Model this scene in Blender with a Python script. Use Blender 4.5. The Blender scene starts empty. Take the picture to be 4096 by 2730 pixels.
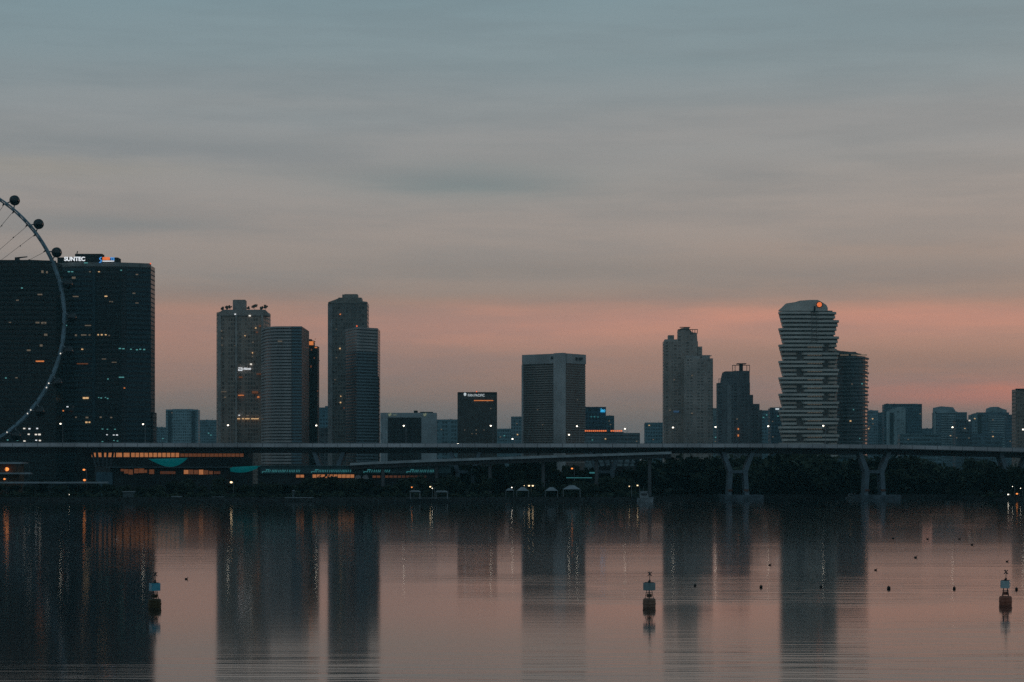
import bpy, math, random
from mathutils import Vector
random.seed(7)
S = bpy.context.scene
COL = S.collection
F, HY, H = 7800.0, 1870.0, 16.0        # focal length (px of the 4096 px photo), horizon row, eye height (m)

def X(px, D): return (px - 2048.0) / F * D
def Z(py, D): return H + (HY - py) / F * D
def PX(D): return D / F                # metres per photo pixel at distance D

# ------------------------------------------------------------------ materials
def lin(r, g, b):
    f = lambda c: (c/12.92 if c <= .04045 else ((c+.055)/1.055)**2.4)
    return (f(r/255), f(g/255), f(b/255), 1)

class N:
    """tiny helper around a node tree"""
    def __init__(s, tree): s.t = tree
    def node(s, kind, **kw):
        n = s.t.nodes.new(kind)
        for k, v in kw.items(): setattr(n, k, v)
        return n
    def put(s, sock, v):
        if isinstance(v, bpy.types.NodeSocket): s.t.links.new(v, sock)
        else: sock.default_value = v
    def m(s, op, a, b=0.0, c=0.0):
        n = s.node('ShaderNodeMath', operation=op)
        for i, v in enumerate((a, b, c)): s.put(n.inputs[i], v)
        return n.outputs[0]
    def mix(s, f, a, b, blend='MIX'):
        n = s.node('ShaderNodeMix', data_type='RGBA', blend_type=blend)
        s.put(n.inputs[0], f); s.put(n.inputs[6], a); s.put(n.inputs[7], b)
        return n.outputs[2]
    def mixf(s, f, a, b):
        n = s.node('ShaderNodeMix', data_type='FLOAT')
        s.put(n.inputs[0], f); s.put(n.inputs[2], a); s.put(n.inputs[3], b)
        return n.outputs[0]
    def xyz(s, x, y, z):
        n = s.node('ShaderNodeCombineXYZ')
        for i, v in enumerate((x, y, z)): s.put(n.inputs[i], v)
        return n.outputs[0]
    def sep(s, v):
        n = s.node('ShaderNodeSeparateXYZ'); s.t.links.new(v, n.inputs[0]); return n.outputs
    def noise(s, vec, scale=1, detail=3, rough=.5):
        n = s.node('ShaderNodeTexNoise'); s.t.links.new(vec, n.inputs['Vector'])
        n.inputs['Scale'].default_value = scale; n.inputs['Detail'].default_value = detail
        n.inputs['Roughness'].default_value = rough
        return n.outputs[0]
    def ramp(s, f, stops, interp='LINEAR'):
        n = s.node('ShaderNodeValToRGB'); s.t.links.new(f, n.inputs[0])
        cr = n.color_ramp; cr.interpolation = interp
        while len(cr.elements) < len(stops): cr.elements.new(.5)
        for e, (p, c) in zip(cr.elements, stops): e.position = p; e.color = c
        return n.outputs[0]
    def step(s, x, lo, hi):
        n = s.node('ShaderNodeMapRange', interpolation_type='SMOOTHSTEP')
        s.put(n.inputs[0], x); s.put(n.inputs[1], lo); s.put(n.inputs[2], hi)
        return n.outputs[0]

def newmat(name):
    m = bpy.data.materials.new(name); m.use_nodes = True
    m.node_tree.nodes.clear()
    g = N(m.node_tree)
    out = g.node('ShaderNodeOutputMaterial'); b = g.node('ShaderNodeBsdfPrincipled')
    m.node_tree.links.new(b.outputs[0], out.inputs[0])
    return m, g, b

def plain(name, rgb, rough=.7, metal=0., var=.25, scale=.15, spec=.3):
    """matt surface with weathering patches"""
    m, g, b = newmat(name)
    tc = g.node('ShaderNodeTexCoord')
    n1 = g.noise(tc.outputs['Object'], scale, 5, .6)
    c = (rgb[0], rgb[1], rgb[2], 1)
    dk = tuple(v*(1-var) for v in rgb)+(1,); lt = tuple(min(1, v*(1+var)) for v in rgb)+(1,)
    g.put(b.inputs['Base Color'], g.mix(g.step(n1, .3, .7), dk, lt))
    b.inputs['Roughness'].default_value = rough; b.inputs['Metallic'].default_value = metal
    b.inputs['Specular IOR Level'].default_value = spec
    return m

def glow(name, rgb, strength, base=(.02, .02, .02)):
    m, g, b = newmat(name)
    b.inputs['Base Color'].default_value = (*base, 1)
    tc = g.node('ShaderNodeTexCoord')
    n1 = g.noise(tc.outputs['Object'], .8, 2)
    g.put(b.inputs['Emission Color'], g.mix(g.step(n1, .25, .75), tuple(.75*v for v in rgb)+(1,), (*rgb, 1)))
    b.inputs['Emission Strength'].default_value = strength
    return m

def facade(name, wall, glass, pitch=4.0, bay=3.0, span=.4, mull=.15, rough=.25, var=.5, piers=0, pier_w=.2):
    """curtain wall: spandrel bands, mullions, panes of slightly different tint"""
    m, g, b = newmat(name)
    tc = g.node('ShaderNodeTexCoord'); geo = g.node('ShaderNodeNewGeometry')
    x, y, z = g.sep(tc.outputs['Object'])
    nx, ny, nz = g.sep(geo.outputs['Normal'])
    u = g.m('ADD', g.m('MULTIPLY', x, g.m('ABSOLUTE', ny)), g.m('MULTIPLY', y, g.m('ABSOLUTE', nx)))
    fv = g.m('FRACT', g.m('DIVIDE', z, pitch)); fu = g.m('FRACT', g.m('DIVIDE', u, bay))
    mask = g.m('MAXIMUM', g.m('LESS_THAN', fv, span), g.m('LESS_THAN', fu, mull))
    if piers: mask = g.m('MAXIMUM', mask, g.m('LESS_THAN', g.m('FRACT', g.m('DIVIDE', u, piers)), pier_w))
    wn = g.node('ShaderNodeTexWhiteNoise', noise_dimensions='2D')
    g.t.links.new(g.xyz(g.m('FLOOR', g.m('DIVIDE', u, bay)), g.m('FLOOR', g.m('DIVIDE', z, pitch)), 0), wn.inputs['Vector'])
    gd = tuple(v*(1-var) for v in glass)+(1,); gl = tuple(v*(1+var) for v in glass)+(1,)
    gc = g.mix(wn.outputs[0], gd, gl)
    gc = g.mix(g.m('MULTIPLY', g.m('GREATER_THAN', wn.outputs[0], .86), .6), gc, tuple(v*.9 for v in wall)+(1,))     # drawn blinds
    big = g.noise(tc.outputs['Object'], .04, 4, .6)
    wc = g.mix(g.step(big, .25, .75), tuple(v*.66 for v in wall)+(1,), tuple(v*1.25 for v in wall)+(1,))
    g.put(b.inputs['Base Color'], g.mix(mask, gc, wc))
    g.put(b.inputs['Roughness'], g.mixf(mask, rough, .75))
    b.inputs['Specular IOR Level'].default_value = .4
    return m

M = {}
M['concrete'] = plain('pale_concrete', (.30, .31, .32), .85, scale=.05)
M['concrete_dark'] = plain('weathered_concrete', (.030, .037, .040), .9, scale=.08, spec=.1)
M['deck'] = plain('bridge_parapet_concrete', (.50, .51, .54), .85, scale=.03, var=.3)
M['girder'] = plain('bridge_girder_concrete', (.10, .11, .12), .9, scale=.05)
M['pier'] = plain('pier_concrete', (.135, .185, .225), .85, scale=.1)
M['steel_white'] = plain('white_painted_steel', (.24, .28, .31), .45, .0, scale=.3)
M['steel_dark'] = plain('dark_steel', (.04, .045, .05), .5, .4)
M['dark_roof'] = plain('dark_roofing', (.05, .055, .06), .85)
M['pale_roof'] = plain('pale_metal_roof', (.27, .33, .37), .5)
M['soil'] = plain('bank_soil', (.02, .022, .018), .95, scale=.02, var=.4, spec=0)
M['stone'] = plain('revetment_stone', (.03, .032, .032), .9, scale=.6, var=.5, spec=0)
M['bark'] = plain('tree_bark', (.05, .04, .03), .95)
M['leaf'] = plain('tree_leaves', (.034, .046, .03), .8, scale=.25, var=.45, spec=.1)
M['leaf_far'] = plain('roof_garden_leaves', (.12, .11, .085), .7, scale=.25, var=.4)  # leaf colour paled to include the fading of a ghost reflection
M['warm'] = glow('warm_window_light', (1, .62, .30), .8)
M['warm_dim'] = glow('dim_window_light', (1, .78, .55), .12)
M['orange'] = glow('orange_lamp_light', (1, .30, .08), .7)
M['orange_soft'] = glow('orange_hall_light', (1, .36, .13), .4)
M['orange_dim'] = glow('dim_orange_hall_light', (1, .32, .11), .11)
M['white'] = glow('white_lamp_light', (1, .93, .82), 1.0)
M['lampwhite'] = glow('street_lamp_light', (1, .9, .74), 4.2)
M['lampwarm'] = glow('path_lamp_light', (1, .72, .42), 2.6)
M['lamporange'] = glow('orange_globe_light', (1, .3, .07), 1.6)
M['teal'] = glow('teal_window_light', (.25, .85, .85), .33)
M['cyan'] = glow('cyan_sign_light', (.05, .55, 1), 1.1)
M['cyan_dim'] = glow('dim_cyan_light', (.12, .6, .65), .22)
M['sign_white'] = glow('white_sign_light', (.9, .95, 1), 1.0)
M['sign_soft'] = glow('soft_white_sign_light', (.75, .85, .9), .8)
M['sign_orange'] = glow('orange_sign_light', (1, .22, .06), .9)
M['sign_blue'] = glow('blue_sign_light', (.08, .38, .95), .9)
M['sign_green'] = glow('pale_green_sign_light', (.55, .62, .42), .28)
M['red'] = glow('red_beacon_light', (1, .16, .05), 1.2)
M['canopy'] = glow('teal_fabric_uplight_glow', (.0, .35, .4), .16, base=(.02, .2, .22))  # uplighting on the fabric is put in as its own emission
M['yellow_paint'] = plain('faded_dark_yellow_buoy_paint', (.055, .045, .02), .6, scale=1.5)
M['red_paint'] = plain('faded_red_buoy_paint', (.32, .12, .08), .6, scale=1.5)
M['brown_paint'] = plain('brown_buoy_paint', (.20, .125, .09), .6, scale=1.5)
M['panel_blue'] = plain('blue_panel', (.10, .42, .55), .35, scale=2, var=.12)
M['panel_grey'] = plain('grey_green_panel', (.22, .32, .34), .4, scale=2, var=.12)
M['panel_pale'] = plain('pale_blue_panel', (.42, .55, .58), .4, scale=2, var=.12)
M['rubber'] = plain('black_float', (.012, .012, .012), .5)
M['boat'] = plain('white_boat_hull', (.24, .28, .31), .4, scale=.5)
M['glassdark'] = plain('dark_glass', (.012, .02, .025), .12, var=.4, spec=.5)

# ------------------------------------------------------------------ mesh building
class MB:
    def __init__(s): s.v = []; s.f = []
    def add(s, vs, fs):
        n = len(s.v); s.v += [tuple(p) for p in vs]; s.f += [tuple(i+n for i in f) for f in fs]; return s
    def box(s, x0, x1, y0, y1, z0, z1):
        return s.prism([(x0, y0), (x1, y0), (x1, y1), (x0, y1)], z0, z1)
    def prism(s, pts, z0, z1):
        n = len(pts)
        vs = [(x, y, z0) for x, y in pts] + [(x, y, z1) for x, y in pts]
        fs = [(i, (i+1) % n, n+(i+1) % n, n+i) for i in range(n)] + [tuple(range(n))[::-1], tuple(range(n, 2*n))]
        return s.add(vs, fs)
    def profile(s, xz, y0, y1):
        """front outline (x,z) pushed back from y0 to y1"""
        n = len(xz)
        vs = [(x, y0, z) for x, z in xz] + [(x, y1, z) for x, z in xz]
        fs = [(i, (i+1) % n, n+(i+1) % n, n+i) for i in range(n)] + [tuple(range(n))[::-1], tuple(range(n, 2*n))]
        return s.add(vs, fs)
    def tube(s, p, q, r, r2=None, n=8):
        p, q = Vector(p), Vector(q); d = (q-p).normalized()
        a = d.orthogonal().normalized(); b = d.cross(a); r2 = r if r2 is None else r2
        vs = [p+(a*math.cos(t)+b*math.sin(t))*r for t in [2*math.pi*i/n for i in range(n)]]
        vs += [q+(a*math.cos(t)+b*math.sin(t))*r2 for t in [2*math.pi*i/n for i in range(n)]]
        fs = [(i, (i+1) % n, n+(i+1) % n, n+i) for i in range(n)] + [tuple(range(n))[::-1], tuple(range(n, 2*n))]
        return s.add(vs, fs)
    def ball(s, c, rx, ry=None, rz=None, nu=12, nv=8):
        ry = rx if ry is None else ry; rz = rx if rz is None else rz
        vs = [(c[0], c[1], c[2]+rz)]
        for j in range(1, nv):
            t = math.pi*j/nv
            for i in range(nu):
                a = 2*math.pi*i/nu
                vs.append((c[0]+rx*math.sin(t)*math.cos(a), c[1]+ry*math.sin(t)*math.sin(a), c[2]+rz*math.cos(t)))
        vs.append((c[0], c[1], c[2]-rz)); fs = []
        for i in range(nu): fs.append((0, 1+i, 1+(i+1) % nu))
        for j in range(nv-2):
            for i in range(nu):
                a = 1+j*nu+i; b = 1+j*nu+(i+1) % nu; fs.append((a, a+nu, b+nu, b))
        L = len(vs)-1; o = 1+(nv-2)*nu
        for i in range(nu): fs.append((L, o+(i+1) % nu, o+i))
        return s.add(vs, fs)
    def lathe(s, c, prof, n=20):
        """prof: (radius, z) pairs bottom to top"""
        vs = []; fs = []; k = len(prof)
        for r, z in prof:
            for i in range(n):
                a = 2*math.pi*i/n; vs.append((c[0]+r*math.cos(a), c[1]+r*math.sin(a), c[2]+z))
        for j in range(k-1):
            for i in range(n):
                fs.append((j*n+i, j*n+(i+1) % n, (j+1)*n+(i+1) % n, (j+1)*n+i))
        fs.append(tuple(range(n))[::-1]); fs.append(tuple((k-1)*n+i for i in range(n)))
        return s.add(vs, fs)
    def strip(s, chain, off, thick, z0, z1):
        """solid band that follows a plan polyline (left to right as the camera sees it), standing proud of it"""
        n = len(chain); nor = []
        for i in range(n):
            a = chain[max(i-1, 0)]; b = chain[min(i+1, n-1)]
            dx, dy = b[0]-a[0], b[1]-a[1]; L = math.hypot(dx, dy) or 1
            nor.append((dy/L, -dx/L))
        o = [(p[0]+q[0]*off, p[1]+q[1]*off) for p, q in zip(chain, nor)]
        k = [(p[0]+q[0]*(off-thick), p[1]+q[1]*(off-thick)) for p, q in zip(chain, nor)]
        vs = []
        for i in range(n): vs += [(*o[i], z0), (*o[i], z1), (*k[i], z1), (*k[i], z0)]
        fs = []
        for i in range(n-1):
            a = 4*i; b = a+4
            fs += [(a, b, b+1, a+1), (a+1, b+1, b+2, a+2), (a+2, b+2, b+3, a+3), (a+3, b+3, b, a)]
        fs += [(0, 1, 2, 3), (4*n-1, 4*n-2, 4*n-3, 4*n-4)]
        return s.add(vs, fs)
    def mesh(s, name, mat, origin=(0, 0, 0), smooth=False):
        me = bpy.data.meshes.new(name)
        ox, oy, oz = origin
        me.from_pydata([(x-ox, y-oy, z-oz) for x, y, z in s.v], [], s.f)
        me.validate(); me.update()
        if mat: me.materials.append(mat)
        if smooth:
            for p in me.polygons: p.use_smooth = True
        return me

def link(name, me, parent=None, loc=(0, 0, 0)):
    o = bpy.data.objects.new(name, me); COL.objects.link(o); o.location = loc
    if parent: o.parent = parent
    return o

def tag(o, label=None, cat=None, group=None, kind=None):
    if label: o['label'] = label
    if cat: o['category'] = cat
    if group: o['group'] = group
    if kind: o['kind'] = kind
    return o

class Thing:
    def __init__(s, name, label, cat, loc, group=None):
        s.o = link(name, None, None, loc); s.loc = loc
        s.o.empty_display_size = 2
        tag(s.o, label, cat, group)
    def part(s, name, mb, mat, parent=None, smooth=False, label=None):
        o = link(name, mb.mesh(name, M[mat] if isinstance(mat, str) else mat, s.loc, smooth), parent or s.o)
        if label: o['label'] = label
        return o
    def rep(s, name, src, dz=0, dx=0, dy=0, parent=None):
        o = src.copy(); o.name = name; COL.objects.link(o); o.parent = parent or s.o
        o.location = (src.location[0]+dx, src.location[1]+dy, src.location[2]+dz)
        return o
    def lights(s, D, items, name='lit_window', mat='warm'):
        """small lit panes: (px, py[, width px, height px, material])"""
        for it in items:
            px, py = it[0], it[1]; w = it[2] if len(it) > 2 else 6; h = it[3] if len(it) > 3 else 4.5
            mt = it[4] if len(it) > 4 else mat
            mb = MB().box(X(px-w/2, D), X(px+w/2, D), D-.55, D+.25, Z(py+h/2, D), Z(py-h/2, D))
            s.part(name, mb, mt)

def copy_thing(root, loc, label=None, group=None):
    r = root.copy(); COL.objects.link(r); r.location = loc
    if label: r['label'] = label
    if group: r['group'] = group
    for ch in list(root.children):
        c = ch.copy(); COL.objects.link(c); c.parent = r
        for gch in list(ch.children):
            d = gch.copy(); COL.objects.link(d); d.parent = c
    return r

def text_mesh(body, x0, x1, z0, z1, y, thick=.5, italic=0., bold=.0):
    cu = bpy.data.curves.new('lettering', 'FONT'); cu.body = body; cu.extrude = .06
    cu.offset = bold; cu.shear = italic
    o = bpy.data.objects.new('lettering', cu); COL.objects.link(o)
    me = bpy.data.meshes.new_from_object(o.evaluated_get(bpy.context.evaluated_depsgraph_get()))
    bpy.data.objects.remove(o); bpy.data.curves.remove(cu)
    xs = [v.co.x for v in me.vertices]; ys = [v.co.y for v in me.vertices]
    a, b, c, d = min(xs), max(xs), min(ys), max(ys)
    mb = MB()
    vs = []
    for v in me.vertices:
        vs.append((x0+(v.co.x-a)/(b-a)*(x1-x0), y-v.co.z/.06*thick/2, z0+(v.co.y-c)/(d-c)*(z1-z0)))
    mb.add(vs, [tuple(p.vertices) for p in me.polygons]); bpy.data.meshes.remove(me)
    return mb

class Tower(Thing):
    """chain: plan outline the camera sees, [(px, D)...] left to right; top = (py, D)"""
    def __init__(s, name, label, cat, chain, top, mat, depth=30, z0=1.9, group=None, wall='wall'):
        s.chain = [(X(p, d), d) for p, d in chain]; s.D = min(d for p, d in chain)
        depth = min(depth, 15); s.depth = depth
        cx = sum(p[0] for p in s.chain)/len(s.chain)
        Thing.__init__(s, name, label, cat, (cx, s.D+depth/2, z0), group)
        s.ztop = Z(*top); s.z0 = z0
        back = max(d for p, d in chain)+depth
        s.foot = s.chain+[(s.chain[-1][0], back), (s.chain[0][0], back)]
        s.wall = s.part(wall, MB().prism(s.foot, z0, s.ztop), mat)
    def bands(s, ys, h, mat, name='floor_band', off=.45, thick=1.2, chain=None, D=None):
        """one band per floor; ys = rows (photo px) of each band's top at distance D"""
        D = D or s.D; first = None
        for y in ys:
            zt = Z(y, D)
            if first is None:
                first = s.part(name, MB().strip(chain or s.chain, off, thick, zt-h*PX(D), zt), mat); zf = zt
            else: s.rep(name, first, dz=zt-zf)
    def roof(s, px0, px1, py, D=None, mat='concrete_dark', name='roof_plant', inset=6, depth=14):
        D = (D or s.D)+inset
        s.part(name, MB().box(X(px0, D), X(px1, D), D, D+depth, s.ztop-.02, Z(py, D)), mat)
    def parapet(s, h=1.2, mat='concrete', off=.25):
        s.part('parapet', MB().strip(s.chain, off, .6, s.ztop-h*.6, s.ztop+h*.6), mat)

def fr(a, b, st):
    r = []; y = a
    while y < b: r.append(y); y += st
    return r

# ------------------------------------------------------------------ ground, water
def structure(name, mb, mat):
    o = link(name, mb.mesh(name, M[mat] if isinstance(mat, str) else mat)); o['kind'] = 'structure'; return o

wm, g, b = newmat('calm_bay_water')
tc = g.node('ShaderNodeTexCoord')
x, y, z = g.sep(tc.outputs['Object'])
wob = g.noise(g.xyz(g.m('MULTIPLY', x, .02), g.m('MULTIPLY', y, .03), 0), 1, 2)
long_ = g.noise(g.xyz(g.m('MULTIPLY', x, .035), g.m('ADD', g.m('MULTIPLY', y, .72), g.m('MULTIPLY', wob, 2.5)), 0), 1, 3, .55)
big_ = g.noise(g.xyz(g.m('MULTIPLY', x, .02), g.m('ADD', g.m('MULTIPLY', y, .24), g.m('MULTIPLY', wob, 2.5)), 9.), 1, 2, .5)
fine = g.noise(g.xyz(g.m('MULTIPLY', x, .5), g.m('MULTIPLY', y, 1.6), 0), 1, 2)
patch = g.step(g.noise(g.xyz(g.m('MULTIPLY', x, .010), g.m('MULTIPLY', y, .012), 4.), 1, 2), .42, .62)
near = g.step(y, 520., 170.)
bump = g.node('ShaderNodeBump'); bump.inputs['Strength'].default_value = 1; bump.inputs['Distance'].default_value = .036
hh = g.m('MULTIPLY', g.m('ADD', long_, g.m('MULTIPLY', big_, 1.1)), g.m('MULTIPLY', g.mixf(patch, .12, 1.15), g.mixf(near, .3, 1.)))
g.put(bump.inputs['Height'], g.m('ADD', hh, g.m('MULTIPLY', fine, .035)))
g.t.links.new(bump.outputs[0], b.inputs['Normal'])
b.inputs['Base Color'].default_value = (.004, .009, .011, 1); b.inputs['IOR'].default_value = 1.36
b.inputs['Roughness'].default_value = .078
structure('water', MB().add([(-5400, -300, 0), (5400, -300, 0), (5400, 8000, 0), (-5400, 8000, 0)], [(0, 1, 2, 3)]), wm)

xb = X(2560, 920)
front = [(-5400, 906), (-400, 906), (-150, 903), (0, 906), (xb-8, 908), (xb+22, 960), (xb+60, 1000), (190, 1004), (218, 990), (226, 950), (240, 934), (600, 930), (5400, 930)]
vs = []; fs = []
for (fx, fy) in front: vs += [(fx, fy, -1.2), (fx, fy+9, 2.0), (fx, 7900, 2.0)]
for i in range(len(front)-1):
    a = 3*i; fs.append((a+1, a+4, a+5, a+2))
land = structure('ground', MB().add(vs, fs), 'soil')
fs = []
for i in range(len(front)-1):
    a = 3*i; fs.append((a, a+3, a+4, a+1))
structure('bank', MB().add([(p[0], p[1]-.05, p[2]+.05) for p in vs], fs), 'stone')

# ------------------------------------------------------------------ towers on the left
fA = facade('dark_tower_curtain_wall', (.010, .019, .022), (.005, .011, .013), 3.2, 2.2, .35, .12)
fA2 = facade('blue_tower_curtain_wall', (.011, .027, .037), (.008, .020, .028), 3.2, 2.2, .3, .12)
M['bandA'] = plain('blue_grey_spandrel', (.026, .060, .078), .6, scale=.04)
M['bandA1'] = plain('dark_spandrel', (.013, .025, .03), .6, scale=.04)
t = Tower('office_tower', 'darkest broad tower behind the observation wheel at the left edge', 'tower',
          [(-330, 1310), (120, 1300), (224, 1306)], (1046, 1300), fA, 45)
t.bands(fr(1075, 1850, 19.6), 7, 'bandA1')
t.parapet(1.6, 'bandA1')
t.part('roof_plant', MB().box(X(-200, 1306), X(60, 1306), 1310, 1335, t.ztop, Z(1038, 1306)), 'dark_roof')
t.part('roof_crane', MB().box(X(62, 1308), X(78, 1308), 1306, 1309, t.ztop, Z(1032, 1308))
       .profile([(X(62, 1308), Z(1036, 1308)), (X(108, 1308), Z(1030, 1308)), (X(110, 1308), Z(1027, 1308)), (X(62, 1308), Z(1031, 1308))], 1306.5, 1308.5), 'steel_dark')
t.lights(1299, [(88, 1153, 6, 4, 'teal'), (170, 1088, 8, 10, 'warm_dim'), (188, 1090, 6, 8, 'warm_dim'), (160, 1179, 18, 5, 'warm_dim'), (70, 1202, 10, 4, 'warm_dim'), (150, 1292, 14, 7, 'warm_dim'), (175, 1293, 20, 8, 'warm_dim'),
     (160, 1446, 32, 5, 'orange'), (183, 1340, 12, 8, 'warm_dim'), (165, 1383, 10, 8, 'warm_dim'), (115, 1402, 14, 6, 'warm_dim'), (24, 1513, 6, 4, 'teal'), (157, 1655, 9, 5, 'orange'), (97, 1715, 7, 5, 'white'), (118, 1716, 7, 5, 'sign_white'), (149, 1715, 6, 5, 'sign_white'),
     (115, 1738, 7, 5, 'white'), (144, 1739, 8, 5, 'white'), (158, 1739, 9, 6, 'white'), (98, 1765, 7, 5, 'white'), (145, 1762, 6, 4, 'sign_white'), (160, 1763, 7, 5, 'white'), (60, 1739, 5, 4, 'teal'), (31, 1761, 5, 4, 'teal'), (70, 1762, 5, 4, 'teal'), (66, 1512, 8, 4, 'warm_dim'), (40, 1291, 8, 4, 'warm_dim')])

t = Tower('office_tower', 'broad blue-black tower with a white lettered sign and orange logo on its roof', 'tower',
          [(222, 1352), (300, 1344), (480, 1345), (604, 1352)], (1060, 1345), fA2, 45)
ch_l = [(X(226, 1352), 1352), (X(300, 1344), 1344), (X(368, 1344.4), 1344.4)]
ch_m = [(X(383, 1344.5), 1344.5), (X(474, 1345), 1345)]
ch_r = [(X(506, 1346.4), 1346.4), (X(602, 1351.8), 1351.8)]
ys = fr(1074, 1850, 19.3)
t.bands(ys, 10, 'bandA', chain=ch_l); t.bands(ys, 9, 'bandA1', chain=ch_m, off=.3); t.bands(ys, 9, 'bandA', chain=ch_r, off=.3)
t.part('vertical_fin', MB().strip([(X(370, 1344.4), 1344.4), (X(381, 1344.5), 1344.5)], .9, 1.5, 2, t.ztop-2), 'bandA')
t.part('vertical_fin', MB().strip([(X(476, 1345), 1345), (X(486, 1345.4), 1345.4)], .7, 1.4, 2, t.ztop-2), 'bandA1')
t.part('parapet', MB().strip(t.chain, .5, 1.0, t.ztop-1.2, t.ztop+1.6), plain('grey_parapet', (.20, .22, .22), .8))
t.part('roof_plant', MB().box(X(228, 1352), X(470, 1352), 1353, 1364, t.ztop-.1, Z(1030, 1352)), 'concrete_dark')
t.part('roof_plant', MB().box(X(300, 1358), X(408, 1358), 1358, 1366, Z(1031, 1352), Z(1016, 1358)), 'concrete_dark')
t.part('roof_mast', MB().tube((X(288, 1350), 1355, t.ztop), (X(304, 1350), 1355, Z(1002, 1350)), .35), 'steel_dark')
D = 1343.
sg = t.part('sign_lettering', text_mesh('SUNTEC', X(257, D), X(340, D), Z(1045, D), Z(1028, D), D, .6, bold=.03), 'sign_white')
lg = t.part('logo_sign', MB().box(X(410, D), X(439, D), D, D+.6, Z(1041, D), Z(1029.5, D)), 'sign_orange')
t.part('logo_lettering', text_mesh('TE', X(440, D), X(458, D), Z(1042, D), Z(1031, D), D, .6, bold=.03), 'sign_blue', lg)
t.part('logo_underline', MB().box(X(410, D), X(456, D), D, D+.5, Z(1047, D), Z(1043.4, D)), 'sign_white', lg)
sw = MB(); pts = [(406, 1029), (400, 1033), (398.5, 1037), (402, 1040.5), (406.5, 1042), (406, 1046), (402, 1049), (397, 1051)]
for a, c in zip(pts, pts[1:]): sw.tube((X(a[0], D), D, Z(a[1], D)), (X(c[0], D), D, Z(c[1], D)), .32)
t.part('logo_swoosh', sw, 'sign_blue', lg)
t.part('roof_lamp', MB().box(X(336, D), X(350, D), D, D+.5, Z(1054, D), Z(1050, D)), 'teal')
t.part('beacon', MB().ball((X(602, 1350), 1350, Z(1055, 1350)), .5), 'red')
t.part('podium', MB().box(X(600, 1352), X(612, 1352), 1353, 1366, 1.9, Z(1650, 1352)), fA2)
t.lights(1343.4, [(276, 1088, 9, 3.5, 'teal'), (289, 1088, 8, 3.5, 'teal'), (396, 1088, 6, 3), (360, 1088, 6, 4, 'warm_dim'), (548, 1099, 9, 4, 'warm_dim'), (485, 1082, 5, 4, 'teal'), (295, 1112, 14, 8, 'warm_dim'), (242, 1113, 9, 3, 'warm'),
     (239, 1207, 16, 5), (303, 1187, 22, 4, 'warm_dim'), (424, 1186, 10, 4), (440, 1207, 5, 4, 'warm_dim'), (449, 1208, 5, 4, 'warm_dim'), (548, 1213, 12, 3, 'warm_dim'), (536, 1174, 10, 4, 'warm_dim'), (240, 1303, 9, 4, 'teal'), (265, 1303, 6, 4, 'teal'), (352, 1303, 24, 4, 'warm_dim'), (238, 1341, 14, 6, 'warm_dim'),
     (304, 1342, 7, 7, 'warm_dim'), (335, 1341, 20, 5, 'warm_dim'), (358, 1341, 6, 5, 'warm_dim'), (393, 1340, 5, 5), (407, 1340, 6, 5), (423, 1340, 6, 4), (437, 1343, 5, 4, 'warm_dim'), (329, 1398, 7, 4), (480, 1395, 9, 4, 'teal'), (494, 1396, 8, 4, 'teal'), (524, 1398, 6, 4, 'teal'), (548, 1400, 7, 4, 'teal'), (561, 1398, 7, 4, 'teal'), (577, 1399, 7, 5, 'teal'),
     (330, 1456, 44, 4, 'orange_dim'), (457, 1450, 18, 3, 'warm_dim'), (416, 1437, 16, 3, 'warm_dim'), (432, 1517, 5, 4, 'teal'), (486, 1510, 20, 4, 'teal'), (498, 1553, 5, 4, 'orange'), (337, 1593, 10, 7, 'warm'), (349, 1593, 10, 7, 'warm'), (395, 1591, 4, 3, 'teal'), (405, 1593, 5, 4, 'teal'), (422, 1591, 4, 3, 'teal'), (431, 1595, 5, 4, 'teal'),
     (270, 1628, 7, 4, 'sign_white'), (249, 1644, 13, 5, 'orange'), (223, 1575, 8, 8, 'orange_dim'), (346, 1690, 8, 6, 'warm'), (358, 1690, 6, 5, 'warm'), (403, 1670, 7, 6, 'warm_dim'), (445, 1671, 7, 5, 'warm_dim'), (348, 1671, 10, 6, 'warm_dim'), (304, 1670, 6, 5, 'warm_dim'), (410, 1717, 6, 3, 'teal'), (430, 1718, 5, 3, 'teal'), (460, 1718, 6, 3, 'teal'), (428, 1740, 5, 3, 'sign_white'), (455, 1741, 6, 3, 'sign_white'), (468, 1741, 7, 4, 'sign_white'), (410, 1767, 6, 3, 'teal'), (470, 1765, 6, 3, 'teal'), (456, 1763, 5, 3, 'teal')])

# ------------------------------------------------------------------ cluster with the crowned tower
fB1 = facade('brown_grey_tower_wall', (.38, .315, .27), (.21, .175, .155), 3.6, 2.4, .35, .3, piers=14, pier_w=.22)  # wall colours carry the warm veil of a window reflection
t = Tower('office_tower', 'crowned brown-grey tower with roof garden trees and a small white lit sign', 'tower',
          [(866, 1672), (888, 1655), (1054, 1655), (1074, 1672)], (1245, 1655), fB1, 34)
D = 1655
t.part('crown_slope', MB().profile([(X(868, D), Z(1264, D)), (X(870, D), Z(1258, D)), (X(892, D), Z(1240, D)), (X(1060, D), Z(1240, D)), (X(1075, D), Z(1258, D)), (X(1075, D), Z(1264, D))], D-1.2, D+11), plain('crown_cladding', (.30, .275, .255), .7))
t.part('penthouse', MB().box(X(929, D), X(979, D), D+3, D+12, Z(1241, D), Z(1200, D)).box(X(932, D), X(977, D), D+4, D+11, Z(1200, D), Z(1198, D)), plain('penthouse_cladding', (.34, .315, .295), .7))
for (a, c, o) in ((866, 878, 0), (936, 944, .8), (1040, 1048, .8)):
    t.part('vertical_fin', MB().box(X(a+6, D), X(c+6, D), D-o-1, D+.5, 2, Z(1262, D)), plain('pale_fin', (.40, .38, .36), .7))
D = 1653.5
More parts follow.
